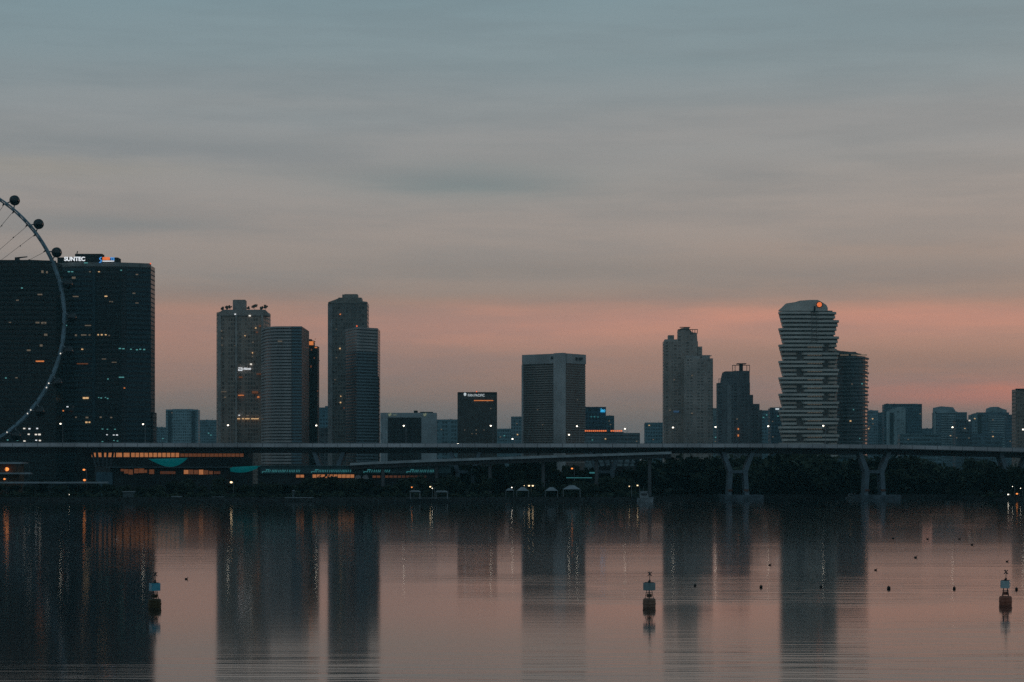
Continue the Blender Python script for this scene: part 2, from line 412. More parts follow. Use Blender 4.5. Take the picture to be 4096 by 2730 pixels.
lg = t.part('logo_sign', MB().box(X(953, D), X(969, D), D, D+.4, Z(1473.5, D), Z(1471, D)).box(X(966.5, D), X(969.5, D), D+.02, D+.42, Z(1481, D), Z(1473.3, D)).box(X(953, D), X(969, D), D, D+.4, Z(1484, D), Z(1481.2, D)).box(X(953, D), X(955.6, D), D+.02, D+.42, Z(1481.3, D), Z(1477, D)).box(X(955, D), X(963, D), D, D+.4, Z(1478.4, D), Z(1476.8, D)), 'sign_white')
t.part('sign_lettering', text_mesh('Abbott', X(972, D), X(1004, D), Z(1480, D), Z(1471, D), D, .5, .25, .02), 'sign_white')
t.lights(1653.8, [(941, 1258, 6, 4, 'sign_white'), (999, 1264, 8, 5, 'white'), (1023, 1313, 6, 4), (886, 1325, 5, 4, 'warm_dim'), (888, 1353, 4, 4, 'warm_dim'), (888, 1381, 4, 4, 'warm_dim'), (980, 1344, 4, 3), (940, 1384, 4, 3, 'warm_dim'), (1010, 1412, 4, 5, 'warm'), (1010, 1427, 5, 4, 'warm_dim'), (1004, 1458, 7, 6, 'white'),
     (1028, 1330, 8, 5, 'orange_dim'), (1040, 1305, 8, 6, 'orange_dim'), (895, 1568, 20, 3, 'warm_dim'), (964, 1582, 22, 3, 'orange'), (1033, 1589, 8, 5, 'orange'), (1020, 1570, 24, 9, 'orange_dim'), (1035, 1497, 18, 4, 'orange_dim'),
     (952, 1676, 16, 3.4), (972, 1676, 8, 3.4), (989, 1676, 18, 3.4), (1020, 1676, 30, 3.4), (957, 1662, 6, 3, 'sign_white'), (990, 1663, 8, 3, 'warm_dim'), (900, 1590, 8, 4, 'warm_dim'), (963, 1510, 14, 6, 'orange_dim'), (1012, 1370, 6, 4, 'warm_dim')])
B1D, B1Z = 1655, Z(1240, 1655)

M['band_grey'] = plain('grey_concrete_band', (.42, .41, .41), .75, scale=.05)
M['band_blue'] = plain('blue_grey_band', (.15, .24, .29), .7, scale=.05)
M['gapB'] = facade('recessed_strip_windows', (.095, .09, .088), (.055, .053, .053), 2.4, 3.0, .2, .12)
M['gapC'] = facade('blue_strip_windows', (.04, .058, .068), (.02, .034, .042), 2.4, 3.0, .2, .12)
arc = [(1047, 1602), (1050, 1592), (1056, 1583), (1064, 1575), (1074, 1569), (1087, 1564), (1104, 1561), (1166, 1560)]
t = Tower('office_tower', 'curved tower with grey balcony-like bands in front of the crowned tower', 'tower', arc+[(1207, 1560.5)], (1306, 1560), M['gapB'], 30)
ys = fr(1306, 1850, 12.35)
t.bands(ys, 7, 'band_grey', chain=[(X(p, d), d) for p, d in arc])
t.bands(ys, 6.4, 'band_blue', chain=[(X(1168.3, 1560), 1560), (X(1207, 1560.5), 1560.5)], off=.2)
t.lights(1559.3, [(1120, 1366, 17, 4, 'warm_dim')])

fB3 = facade('black_glass_tower_wall', (.022, .024, .024), (.012, .014, .014), 3.6, 2.2, .3, .2)
t = Tower('office_tower', 'narrow black tower with a glowing orange crown', 'tower', [(1190, 1640), (1270, 1640)], (1390, 1640), fB3, 26)
D = 1640
t.part('crown', MB().box(X(1190, D), X(1254, D), D+1, D+12, t.ztop, Z(1368, D)), fB3)
t.part('crown_lantern', MB().box(X(1200, D), X(1253, D), D+.6, D+11.5, Z(1381, D), Z(1365.8, D)), 'orange')
t.part('crown_roof', MB().box(X(1195, D), X(1256, D), D-.4, D+12.5, Z(1366, D), Z(1363.5, D)).box(X(1195, D), X(1245, D), D+1, D+10, Z(1363.5, D), Z(1357, D)), 'steel_dark')
t.part('terrace_light', MB().box(X(1259, D), X(1268, D), D-.3, D+3, Z(1393, D), Z(1389, D)), 'orange')
t.part('terrace_roof', MB().box(X(1257, D), X(1271, D), D-.6, D+14, Z(1389, D), Z(1386, D)), 'steel_dark')
t.part('ledge', MB().box(X(1190, D), X(1273, D), D-.7, D+14, Z(1442, D), Z(1439, D)), 'steel_dark')
t.lights(D-.2, [(1231, 1400, 5, 9, 'orange_soft'), (1246, 1400, 4, 7, 'orange_dim'), (1222, 1400, 4, 8, 'orange_dim'), (1220, 1467, 5, 8, 'orange_dim'), (1231, 1468, 3, 6, 'orange_dim'), (1244, 1467, 5, 8, 'orange_dim'), (1257, 1433, 4, 6, 'orange_dim'), (1271, 1565, 5, 4, 'orange_dim'), (1224, 1563, 8, 5, 'warm_dim'), (1262, 1357, 3, 3, 'orange_dim')])

fC1 = facade('grey_brown_slab_tower_wall', (.20, .195, .18), (.10, .105, .105), 3.6, 2.4, .3, .25)
t = Tower('office_tower', 'tallest slab tower with stepped crown behind the blue banded tower', 'tower', [(1313, 1755), (1331, 1750), (1469, 1750)], (1212, 1750), fC1, 34)
D = 1752
t.part('crown_slope', MB().profile([(X(1313, D), Z(1214, D)), (X(1314, D), Z(1210, D)), (X(1342, D), Z(1200, D)), (X(1354, D), Z(1195, D)), (X(1354, D), Z(1192, D)), (X(1446, D), Z(1192, D)), (X(1448, D), Z(1206, D)), (X(1469, D), Z(1209, D)), (X(1469, D), Z(1214, D))], D-2.4, D+12), plain('slab_crown_cladding', (.24, .23, .21), .7))
t.part('penthouse', MB().box(X(1368, D), X(1430, D), D+2, D+11, Z(1193, D), Z(1178, D)).box(X(1377, D), X(1428, D), D+3, D+10, Z(1178, D), Z(1176, D)), plain('slab_penthouse_cladding', (.25, .24, .22), .7))
t.part('corner_strip', MB().strip([(X(1313, 1755), 1755), (X(1330, 1750.2), 1750.2)], .5, 1, 2, Z(1214, 1752)), plain('pale_corner_cladding', (.25, .26, .265), .7))
t.lights(1749.4, [(1361, 1258, 5, 4, 'orange'), (1360, 1395, 6, 5, 'warm'), (1345, 1317, 4, 3, 'warm_dim'), (1363, 1586, 4, 4, 'warm'), (1362, 1611, 5, 5, 'warm'), (1376, 1633, 4, 6, 'orange_dim'), (1346, 1432, 5, 3, 'warm_dim'), (1340, 1520, 5, 3, 'warm_dim')])

chC = [(1383, 1630), (1427, 1600), (1470, 1607), (1511, 1615)]
t = Tower('office_tower', 'blue-black tower with pale floor bands meeting at a sharp corner', 'tower', chC, (1309, 1600), M['gapC'], 28)
chc = [(X(p, d), d) for p, d in chC]
ys = fr(1309, 1850, 12.4)
t.bands(ys[:8], 8, plain('upper_grey_band', (.36, .355, .35), .75), chain=chc)
t.bands(ys[8:], 5.5, plain('lower_blue_band', (.15, .215, .25), .7), chain=chc)
t.part('side_wing', MB().box(X(1505, 1618), X(1516, 1618), 1618, 1629, 1.9, Z(1506, 1618)), fB3)
t.part('beacon', MB().ball((X(1427, 1600), 1601, Z(1305, 1600)), .6), 'red')
t.lights(1598.8, [])

# ------------------------------------------------------------------ low far blocks, hotel, corner-core tower
def block(label, x0, x1, ytop, D, wall, glass=None, name='city_block', cat='building', pitch=4, depth=30, bay=3, span=.45, mull=.3, piers=0, pw=.2, plant=(), pmat=None):
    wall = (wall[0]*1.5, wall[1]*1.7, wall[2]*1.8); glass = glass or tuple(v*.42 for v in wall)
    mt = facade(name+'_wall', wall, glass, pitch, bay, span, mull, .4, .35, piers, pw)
    t = Tower(name, label, cat, [(x0, D), (x1, D)], (ytop, D), mt, depth)
    t.parapet(1.4, plain('parapet_render', tuple(v*.9 for v in wall), .8))
    rq = random.Random(int(x0))
    for i in range(rq.choice((2, 3, 4))):
        a = rq.uniform(x0+2, x1-12); t.roof(a, a+rq.uniform(4, 10), ytop-rq.uniform(1.5, 4.5), D, plain('plant_render', tuple(v*.8 for v in wall), .8), 'roof_plant', 2+i*2.2, 1.8)
    if x1-x0 > 40:
        a = rq.uniform(x0+6, x1-6); t.part('roof_mast', MB().tube((X(a, D), D+5, t.ztop-.1), (X(a, D), D+5, Z(ytop-rq.uniform(6, 11), D)), .25, .12, 6), 'steel_dark')
    t.lights(D-.2, [(rq.uniform(x0+4, x1-4), rq.uniform(ytop+8, 1768), 5, 3.5, rq.choice(('warm_dim', 'warm_dim', 'teal', 'warm'))) for _ in range(rq.choice((1, 2, 3)))])
    for (a, c, y) in plant:
        t.roof(a, c, y, D, plain('roof_plant_render', tuple(v*.85 for v in wall), .8), 'roof_plant', 3, 10)
    return t
TE = (.14, .21, .235)
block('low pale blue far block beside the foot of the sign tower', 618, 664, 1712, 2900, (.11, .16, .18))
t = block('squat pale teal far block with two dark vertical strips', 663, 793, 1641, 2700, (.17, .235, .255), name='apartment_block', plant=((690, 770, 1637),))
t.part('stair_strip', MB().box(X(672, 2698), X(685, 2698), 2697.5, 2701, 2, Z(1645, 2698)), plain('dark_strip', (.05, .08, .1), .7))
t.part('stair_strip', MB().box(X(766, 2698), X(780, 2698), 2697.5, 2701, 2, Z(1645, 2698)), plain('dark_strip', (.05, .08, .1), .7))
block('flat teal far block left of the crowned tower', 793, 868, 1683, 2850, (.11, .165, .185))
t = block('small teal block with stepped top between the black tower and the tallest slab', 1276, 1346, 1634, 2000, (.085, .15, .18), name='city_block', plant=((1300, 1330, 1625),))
t.lights(1999, [(1324, 1665, 5, 5, 'warm')])
t.part('lower_wing', MB().box(X(1274, 1960), X(1345, 1960), 1960, 1980, 1.9, Z(1713, 1960)), facade('grey_wing_wall', (.11, .12, .13), (.06, .07, .08), 4, 5, .3, .3))
# frame building with green leaf marks
fE = plain('pale_frame_concrete', (.32, .38, .41), .85, scale=.04)
t = Tower('office_block', 'pale framed block with dark glass front and green leaf marks', 'building', [(1522, 1500), (1745, 1500)], (1652, 1500), fE, 34)
D = 1500
t.part('glass_front', MB().box(X(1552, D), X(1685, D), D-.3, D+1, Z(1850, D), Z(1671, D)), facade('dark_glass_front', (.02, .03, .035), (.012, .02, .026), 3.4, 2.2, .2, .12))
for px in (1580, 1609, 1639): t.part('mullion', MB().box(X(px-1, D), X(px+1, D), D-.7, D-.2, Z(1850, D), Z(1671, D)), 'concrete_dark')
for px in (1525, 1547): t.part('vertical_fin', MB().box(X(px-3, D), X(px+3, D), D-.6, D+.2, 2, Z(1660, D)), plain('fin_render', (.36, .43, .46), .8))
t.roof(1655, 1668, 1643, D); t.roof(1680, 1730, 1648, D)
for px in (1560, 1700):
    lf = MB()
    for a, c in (((px-5, 1656), (px-2, 1665)), ((px-2, 1665), (px+4, 1653)), ((px+1, 1662), (px+5, 1658))):
        lf.tube((X(a[0], D), D-.9, Z(a[1], D)), (X(c[0], D), D-.9, Z(c[1], D)), .45)
    t.part('leaf_mark', lf, 'sign_green')
t.part('sign_dash', MB().box(X(1574, D), X(1586, D), D-.8, D-.2, Z(1662, D), Z(1660, D)), 'sign_green')
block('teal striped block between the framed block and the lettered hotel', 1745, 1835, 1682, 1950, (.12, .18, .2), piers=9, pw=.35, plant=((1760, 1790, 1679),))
fG = facade('dark_hotel_wall', (.075, .075, .072), (.05, .054, .056), 3.2, 2.6, .35, .3)
t = Tower('hotel_tower', 'square dark hotel with lettered sign and one orange line near its top', 'hotel', [(1830, 1550), (1988, 1550)], (1573, 1550), fG, 34)
t.parapet(1.2, 'concrete_dark')
D = 1549
t.part('sign_lettering', text_mesh('PAN PACIFIC', X(1872, D), X(1938, D), Z(1587, D), Z(1577, D), D, .5), 'sign_soft')
t.part('emblem', MB().ball((X(1860, D), D, Z(1578, D)), 5.2*PX(D), .4, 6.4*PX(D)), 'sign_soft')
t.part('light_line', MB().box(X(1896, D), X(1973, D), D, D+.5, Z(1604.6, D), Z(1601.6, D)), 'orange')
t.part('beacon', MB().ball((X(1906, D), D+2, Z(1567, D)), .5), 'red')
t.lights(1549.3, [(1859, 1721, 4, 3, 'warm_dim'), (1905, 1721, 5, 4, 'warm_dim'), (1936, 1721, 4, 3, 'warm_dim'), (1905, 1736, 4, 3, 'warm_dim'), (1888, 1736, 4, 3, 'warm_dim'), (1963, 1635, 4, 4, 'warm_dim'), (1950, 1607, 6, 3, 'warm_dim')])
block('low teal far block right of the lettered hotel', 1985, 2050, 1718, 2400, (.11, .17, .19))
block('narrow far block tucked against the left edge of the pale core tower', 2044, 2100, 1670, 2250, (.12, .165, .185))
# tower with the pale corner core
fI = facade('recessed_office_windows', (.13, .112, .104), (.065, .06, .058), 2.0, 3, .2, .15)
t = Tower('office_tower', 'wide tower with a pale windowless corner core between two banded faces', 'tower', [(2090, 1625), (2218, 1606), (2260, 1600), (2341, 1622)], (1424, 1622), fI, 30)
cI = plain('core_concrete', (.42, .43, .44), .85, scale=.04)
chI = [(X(2090, 1625), 1625), (X(2217, 1606.2), 1606.2)]; chJ = [(X(2263, 1600.8), 1600.8), (X(2341, 1622), 1622)]
t.part('corner_core', MB().strip([(X(2218, 1606), 1606), (X(2236, 1602), 1602), (X(2248, 1600), 1600), (X(2262, 1600.4), 1600.4)], 1.2, 4, 1.9, Z(1413, 1602)), cI)
for c in (chI, chJ): t.part('top_band', MB().strip(c, .8, 2, t.ztop-7.2, t.ztop+.8), cI)
t.part('edge_column', MB().strip([(X(2089, 1625.5), 1625.5), (X(2095, 1624.3), 1624.3)], .9, 2, 1.9, t.ztop-7.3), cI)
M['bandI'] = plain('grey_brown_band', (.27, .24, .225), .8, scale=.05)
ys = fr(1463, 1850, 9.4)
t.bands(ys, 4.4, 'bandI', chain=[(X(2096, 1624.2), 1624.2), chI[1]], D=1612); t.bands(ys, 4.4, 'bandI', chain=chJ, D=1612)
t.part('logo_mark', MB().box(X(2203, 1605), X(2216, 1605), 1605.6, 1607, Z(1436, 1605), Z(1427, 1605)), plain('dark_logo', (.05, .05, .055), .7))
t.part('logo_mark', MB().box(X(2302, 1610), X(2311, 1610), 1610, 1612, Z(1441, 1610), Z(1430, 1610)).box(X(2315, 1612), X(2332, 1612), 1613, 1616, Z(1439, 1612), Z(1431, 1612)), plain('dark_logo', (.05, .05, .055), .7))
t.part('roof_plant', MB().box(X(2150, 1630), X(2300, 1630), 1632, 1650, t.ztop-.5, Z(1419, 1630)), cI)
t.lights(1611, [(2285, 1458, 4, 4, 'sign_white'), (2310, 1600, 4, 3, 'warm_dim'), (2150, 1640, 5, 3, 'warm_dim'), (2170, 1700, 5, 3, 'warm_dim')])

t = block('dark blue block with a bright blue sign at its corner', 2330, 2424, 1632, 1800, (.035, .065, .085), name='office_block')
D = 1798.5
t.part('sign_lettering', text_mesh('leo', X(2402, D), X(2421, D), Z(1650, D), Z(1634, D), D, .6, .15, .02), 'cyan')
t.lights(1799, [(2365, 1668, 5, 5, 'cyan_dim'), (2378, 1668, 6, 5, 'cyan_dim'), (2392, 1669, 5, 4, 'cyan_dim')])
block('dark teal stepped block beside the blue sign block', 2422, 2457, 1667, 1850, (.05, .095, .115), plant=((2430, 2446, 1663),))
t = block('long flat grey car park lit by two rows of orange roof lamps', 2341, 2560, 1737, 1480, (.10, .125, .135), name='car_park', pitch=3, span=.55, mull=.1)
D = 1479
t.part('lamp_gantry', MB().box(X(2338, D), X(2495, D), D+2, D+3, t.ztop+.2, Z(1729, D)), 'concrete_dark')
for px in list(range(2343, 2424, 8))+list(range(2446, 2492, 8)):
    t.part('roof_lamp', MB().box(X(px-3, D), X(px+3, D), D+.8, D+1.9, Z(1727, D), Z(1721.5, D)), 'sign_orange')
block('pale low far block left of the stepped apartment towers', 2580, 2660, 1694, 2300, (.10, .16, .185), plant=((2595, 2625, 1691),))
block('narrow pale far block between the two stepped apartment towers', 2845, 2880, 1636, 2500, (.13, .155, .16))

# ------------------------------------------------------------------ stepped apartment towers
fL = facade('grey_brown_apartment_wall', (.38, .32, .285), (.21, .18, .165), 3.1, 4.2, .45, .3, piers=13, pier_w=.28)  # wall and wing colours lightened for a ghost reflection over the tower
D = 2000
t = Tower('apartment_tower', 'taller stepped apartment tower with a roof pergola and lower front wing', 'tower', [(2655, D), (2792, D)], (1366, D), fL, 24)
fL2 = facade('front_wing_wall', (.42, .365, .335), (.23, .21, .195), 3.1, 3.6, .5, .3, piers=11, pier_w=.3)
t.part('front_wing', MB().prism([(X(2738, D-14), D-14), (X(2852, D-14), D-14), (X(2852, D-14), D-.1), (X(2738, D-14), D-.1)], 1.9, Z(1434, D-14)), fL2)
fw = MB().box(X(2790, D), X(2809, D), D, D+18, 1.9, Z(1387, D))
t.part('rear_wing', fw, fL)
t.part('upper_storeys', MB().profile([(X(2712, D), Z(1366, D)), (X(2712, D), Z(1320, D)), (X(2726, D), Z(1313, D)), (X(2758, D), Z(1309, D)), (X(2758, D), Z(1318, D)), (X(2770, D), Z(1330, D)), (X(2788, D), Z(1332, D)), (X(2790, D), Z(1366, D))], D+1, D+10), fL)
t.part('roof_hut', MB().box(X(2674, D), X(2697, D), D+2, D+12, Z(1366, D), Z(1341, D)).box(X(2660, D), X(2712, D), D+1, D+14, Z(1366, D), Z(1358, D)), plain('roof_hut_render', (.38, .35, .33), .8))
pg = MB().box(X(2712, D), X(2792, D), D+1, D+2, Z(1320, D), Z(1317.5, D)).box(X(2720, D), X(2762, D), D+2, D+6, Z(1310, D), Z(1308, D))
for px in (2762, 2771, 2780, 2790): pg.box(X(px-1, D), X(px+1, D), D+1, D+2, Z(1335, D), Z(1319, D))
t.part('pergola', pg, 'concrete_dark')
d2 = D-14
t.part('wing_roof', MB().box(X(2746, d2), X(2800, d2), d2+1, d2+12, Z(1435, d2), Z(1424, d2)).box(X(2808, d2), X(2840, d2), d2+1, d2+12, Z(1435, d2), Z(1421, d2)).box(X(2836, d2), X(2848, d2), d2+2, d2+10, Z(1424, d2), Z(1422, d2)), plain('wing_roof_render', (.38, .37, .36), .8))
t.lights(d2-.3, [(2768, 1503, 5, 4, 'warm_dim'), (2768, 1654, 6, 5, 'warm_dim')]); t.lights(D-.3, [(2697, 1520, 5, 4, 'warm_dim'), (2680, 1642, 5, 4, 'warm_dim')])
t.part('blue_sign', MB().box(X(2694, D), X(2716, D), D-.8, D+.2, Z(1651, D), Z(1644, D)), glow('dim_blue_sign', (.1, .25, .5), .22))

fM = facade('blue_grey_apartment_wall', (.15, .165, .18), (.07, .085, .10), 3.1, 4.0, .45, .3, piers=12, pier_w=.3)
D = 1900
t = Tower('apartment_tower', 'shorter blue-grey stepped apartment tower with open roof frame', 'tower', [(2872, D), (2935, D-6), (3000, D)], (1532, D), fM, 22)
t.part('upper_storeys', MB().profile([(X(2885, D), Z(1532, D)), (X(2886, D), Z(1520, D)), (X(2893, D), Z(1490, D)), (X(2900, D), Z(1486, D)), (X(2930, D), Z(1486, D)), (X(2938, D), Z(1484, D)), (X(2999, D), Z(1484, D)), (X(2999, D), Z(1532, D))], D+.5, D+10), fM)
t.part('rear_wing', MB().box(X(2998, D), X(3013, D), D+1, D+18, 1.9, Z(1580, D)).box(X(3012, D), X(3040, D), D+3, D+18, 1.9, Z(1616, D)).box(X(3039, D), X(3051, D), D+5, D+18, 1.9, Z(1640, D)), fM)
pg = MB().box(X(2930, D), X(3000, D), D+1, D+2, Z(1463, D), Z(1460.5, D)).box(X(2950, D), X(2986, D), D+1, D+10, Z(1457, D), Z(1453.5, D)).box(X(2960, D), X(2973, D), D+2, D+8, Z(1484, D), Z(1456, D))
for px in (2931, 2941, 2988, 2999): pg.box(X(px-1, D), X(px+1, D), D+1, D+2, Z(1485, D), Z(1462, D))
t.part('roof_frame', pg, 'steel_dark')
t.part('balcony_rail', MB().box(X(2874, D), X(2886, D), D, D+1, Z(1517, D), Z(1515.5, D)).box(X(2875, D), X(2876.5, D), D, D+1, Z(1531, D), Z(1516, D)), 'steel_dark')
t.part('pale_core', MB().box(X(2909, D-5), X(2926, D-5), D-5.2, D-2, 1.9, Z(1540, D)), plain('core_render', (.24, .27, .29), .8))
t.lights(D-6.5, [(2953, 1717, 5, 7, 'orange'), (2953, 1743, 5, 8, 'orange'), (2948, 1677, 5, 4, 'warm_dim')])
block('dim teal far block right of the blue-grey apartment tower', 3048, 3084, 1645, 2300, (.10, .15, .17), piers=14, pw=.3)
t = block('dark blue block with a small bluish roof light left of the wavy tower', 3080, 3134, 1634, 2050, (.055, .085, .105))
t.lights(2049, [(3109, 1637, 14, 6, 'sign_soft')])

# ------------------------------------------------------------------ wavy balcony tower
D = 1800
fO = facade('wavy_tower_glass', (.15, .13, .12), (.085, .075, .07), 3.7, 2.4, .15, .15)
t = Tower('apartment_tower', 'wavy pale tower of zigzag stacked balconies with a round red crown light', 'tower', [(3150, D+7), (3240, D+3), (3330, D+7)], (1243, D+6), fO, 26)
M['balc'] = plain('pale_balcony_slab', (.58, .56, .52), .8, scale=.06, var=.15)
M['balc_in'] = plain('beige_balcony_front', (.50, .43, .375), .85, scale=.06, var=.15)
def saw(y, y0, p): return ((y-y0) % p)/p
def balcony(x0, x1, y, h, mat='balc', c=4):
    d = D; pts = [(X(x0, d), d+7), (X(x0+1.5, d), d+4.4), (X(x0+c, d), d+2.4), (X(x0+c*2.4, d), d+.8), (X(x0+c*4.5, d), d), (X(x1-c*4.5, d), d), (X(x1-c*2.4, d), d+.8), (X(x1-c, d), d+2.4), (X(x1-1.5, d), d+4.4), (X(x1, d), d+7), (X(x1-8, d), d+14), (X(x1-26, d), d+22), (X(x0+34, d), d+22), (X(x0+12, d), d+14)]
    return t.part('balcony', MB().prism(pts, Z(y+h, d), Z(y, d)), mat)
y = 1247.; k = 0
while y < 1850:
    xl = 3115+18*saw(y, 1240, 65.5); xr = 3365-20*saw(y, 1266, 66)
    if y < 1262: xr = 3350
    h = 8.6
    t.part('glazing', MB().prism([(X(xl+4, D), D+9), (X(xl+9, D), D+4), (X(xr-9, D), D+4), (X(xr-4, D), D+9), (X(xr-24, D), D+21), (X(xl+32, D), D+21)], Z(y+17.2, D), Z(y+.6, D)), fO)
    if y < 1375:
        balcony(xl, 3252, y, h); balcony(3266, xr, y+1, h)
        t.part('joint', MB().box(X(3250, D), X(3268, D), D+2.5, D+8, Z(y+h-1, D), Z(y+1.5, D)), 'balc')
    else:
        ph = int((y-1375)//32.8)
        up = ((y-1375) % 32.8) < 16.4
        if ph % 2 == 0:
            balcony(xl, 3303-(0 if up else 6), y, h, 'balc'); balcony(3312, 3352, y+1, h, 'balc_in')
        else:
            balcony(xl, 3192, y+1, h, 'balc_in' if up else 'balc'); balcony(3206+(0 if up else 8), xr, y, h, 'balc')
        if up:
            for i in range(9): t.part('soffit_lamp', MB().box(X(3232+i*6.5, D), X(3234.6+i*6.5, D), D+.5, D+1.5, Z(y+h+3.2, D), Z(y+h+.3, D)), 'warm_dim')
    y += 16.4; k += 1
t.part('crown', MB().profile([(X(3119, D), Z(1244, D)), (X(3119, D), Z(1239, D)), (X(3132, D), Z(1228, D)), (X(3146, D), Z(1214, D)), (X(3180, D), Z(1209, D)), (X(3200, D), Z(1203, D)), (X(3240, D), Z(1200, D)), (X(3272, D), Z(1200, D)), (X(3290, D), Z(1210, D)), (X(3306, D), Z(1220, D)), (X(3312, D), Z(1232, D)), (X(3312, D), Z(1244, D))], D+1, D+9), 'balc')
t.part('crown_light', MB().tube((X(3278, D), D+.9, Z(1219, D)), (X(3278, D), D+.2, Z(1219, D)), 9.5*PX(D), n=24), 'sign_orange')
rg = MB()
for i in range(24):
    a, c = 2*math.pi*i/24, 2*math.pi*(i+1)/24
    rg.tube((X(3278, D)+2.7*math.cos(a), D+.4, Z(1219, D)+2.7*math.sin(a)), (X(3278, D)+2.7*math.cos(c), D+.4, Z(1219, D)+2.7*math.sin(c)), .28, n=6)
t.part('crown_light_ring', rg, 'steel_dark')
t.part('crown_notch', MB().box(X(3256, D), X(3262, D), D+.4, D+2, Z(1250, D), Z(1225, D)), 'concrete_dark')

# round dark tower with flat canopy roof
D = 1850
rnd = [(3340+65+65*math.sin(a), D+26-26*math.cos(a)) for a in [(-90+i*15)*math.pi/180 for i in range(13)]]
t = Tower('apartment_tower', 'rounded blue-black tower with flat canopy roof right of the wavy tower', 'tower', rnd, (1424, D), facade('blue_black_round_wall', (.045, .07, .085), (.02, .036, .047), 3.9, 2.4, .2, .15), 14)
ys = fr(1428, 1850, 14.6)
for i, yy in enumerate(ys):
    t.bands([yy], 5.5, plain('round_tower_band', (.07, .088, .10), .7) if i == 0 else t_m, off=.9 if i % 3 else 1.6, name='balcony') if False else None
M['bandP'] = plain('round_tower_band', (.13, .16, .175), .7)
for i, yy in enumerate(ys): t.bands([yy], 6, 'bandP', off=(1.5, .6, 1.1, .3)[i % 4], name='balcony')
t.part('canopy_roof', MB().profile([(X(3335, D), Z(1412, D)), (X(3335, D), Z(1398, D)), (X(3360, D), Z(1404, D)), (X(3400, D), Z(1408, D)), (X(3422, D), Z(1408, D)), (X(3428, D), Z(1413, D)), (X(3448, D), Z(1417, D)), (X(3340, D), Z(1417, D))], D, D+40), plain('canopy_roof_cladding', (.18, .19, .185), .7))
t.part('roof_columns', MB().box(X(3394, D), X(3402, D), D+4, D+20, Z(1425, D), Z(1416, D)), 'concrete_dark')
t.lights(D+1, [(3377, 1421, 34, 4, 'warm_dim'), (3436, 1421, 64, 4, 'warm_dim')], 'roof_light')
t.lights(D-1.6, [(3448, 1536, 5, 5, 'teal'), (3402, 1685, 6, 5, 'warm'), (3414, 1640, 4, 3, 'teal'), (3478, 1709, 5, 4, 'orange_dim'), (3439, 1755, 4, 3, 'teal'), (3408, 1537, 4, 4, 'warm_dim')])

# ------------------------------------------------------------------ far blocks at the right
block('pale slim far block just right of the rounded tower', 3470, 3513, 1645, 2750, (.15, .20, .225), depth=22)
block('dark narrow far block with flat roof left of the hooded far block', 3508, 3542, 1653, 2800, (.06, .085, .10))
t = block('dark hooded far block with a pale arched front', 3537, 3688, 1619, 2700, (.06, .095, .115), name='apartment_block', plant=((3560, 3670, 1616),))
D = 2700
t.part('pale_front', MB().profile([(X(3545, D), 2), (X(3545, D), Z(1648, D)), (X(3562, D), Z(1638, D)), (X(3575, D), Z(1634, D)), (X(3590, D), Z(1630, D)), (X(3610, D), Z(1629, D)), (X(3620, D), Z(1636, D)), (X(3620, D), 2)], D-4, D+1), facade('pale_front_wall', (.28, .38, .41), (.19, .27, .30), 4, 6, .4, .4, piers=20, pier_w=.3))
t.part('stair_strip', MB().box(X(3557, D), X(3572, D), D-4.6, D-3, 2, Z(1652, D)), plain('dark_strip', (.04, .06, .07), .7))
block('low banded far block below the gap between the hooded and gabled blocks', 3600, 3765, 1738, 2450, (.095, .135, .15), pitch=5, mull=.05)
block('small flat far block right of the hooded far block', 3684, 3748, 1717, 2800, (.09, .13, .15))
t = block('gabled far block with pale floor bands', 3738, 3868, 1652, 2650, (.105, .14, .16), name='apartment_block', depth=24)
D = 2650
t.part('gable_roof', MB().profile([(X(3740, D), Z(1654, D)), (X(3742, D), Z(1631, D)), (X(3765, D), Z(1626, D)), (X(3812, D), Z(1630, D)), (X(3822, D), Z(1646, D)), (X(3838, D), Z(1652, D)), (X(3838, D), Z(1654, D))], D-1, D+16), plain('gable_render', (.25, .34, .38), .8))
t.bands(fr(1662, 1790, 9.2), 3.6, plain('far_pale_band', (.30, .39, .42), .8), chain=[(X(3764, D), D), (X(3822, D), D)], off=.9)
t.part('edge_column', MB().box(X(3736, D), X(3743, D), D-1, D+3, 2, Z(1648, D)), plain('edge_render', (.30, .39, .42), .8))
t = block('dark box-like far block with one white lamp on its corner', 3822, 3888, 1682, 2300, (.055, .075, .09))
t.lights(2299, [(3878, 1683, 7, 5, 'white'), (3858, 1722, 22, 12, plain('grey_bay', (.16, .2, .22), .7))], 'roof_lamp')
block('pale slim block between the dark box and the tall banded far block', 3884, 3910, 1660, 2500, (.13, .175, .19))
t = block('tall banded far block with a curved roof hut', 3905, 4036, 1653, 2600, (.085, .12, .14), name='apartment_block', depth=24)
D = 2600
t.part('roof_hut', MB().profile([(X(3952, D), Z(1655, D)), (X(3956, D), Z(1634, D)), (X(3972, D), Z(1628, D)), (X(3994, D), Z(1628, D)), (X(4012, D), Z(1636, D)), (X(4028, D), Z(1640, D)), (X(4030, D), Z(1655, D))], D+2, D+16), plain('hut_render', (.23, .31, .34), .8))
t.bands(fr(1664, 1790, 9.4), 3.6, plain('far_pale_band', (.30, .39, .42), .8), chain=[(X(3952, D), D), (X(4018, D), D)], off=.9)
t.part('stair_strip', MB().box(X(3910, D), X(3926, D), D-.7, D+1, 2, Z(1658, D)), plain('dark_strip', (.05, .075, .09), .7))
block('low wide banded block in front of the tall banded far block', 3835, 4010, 1738, 2350, (.085, .12, .14), pitch=5, mull=.05, piers=40, pw=.12)
block('blue far block squeezed beside the brown tower at the right edge', 4032, 4068, 1662, 2450, (.07, .105, .13))
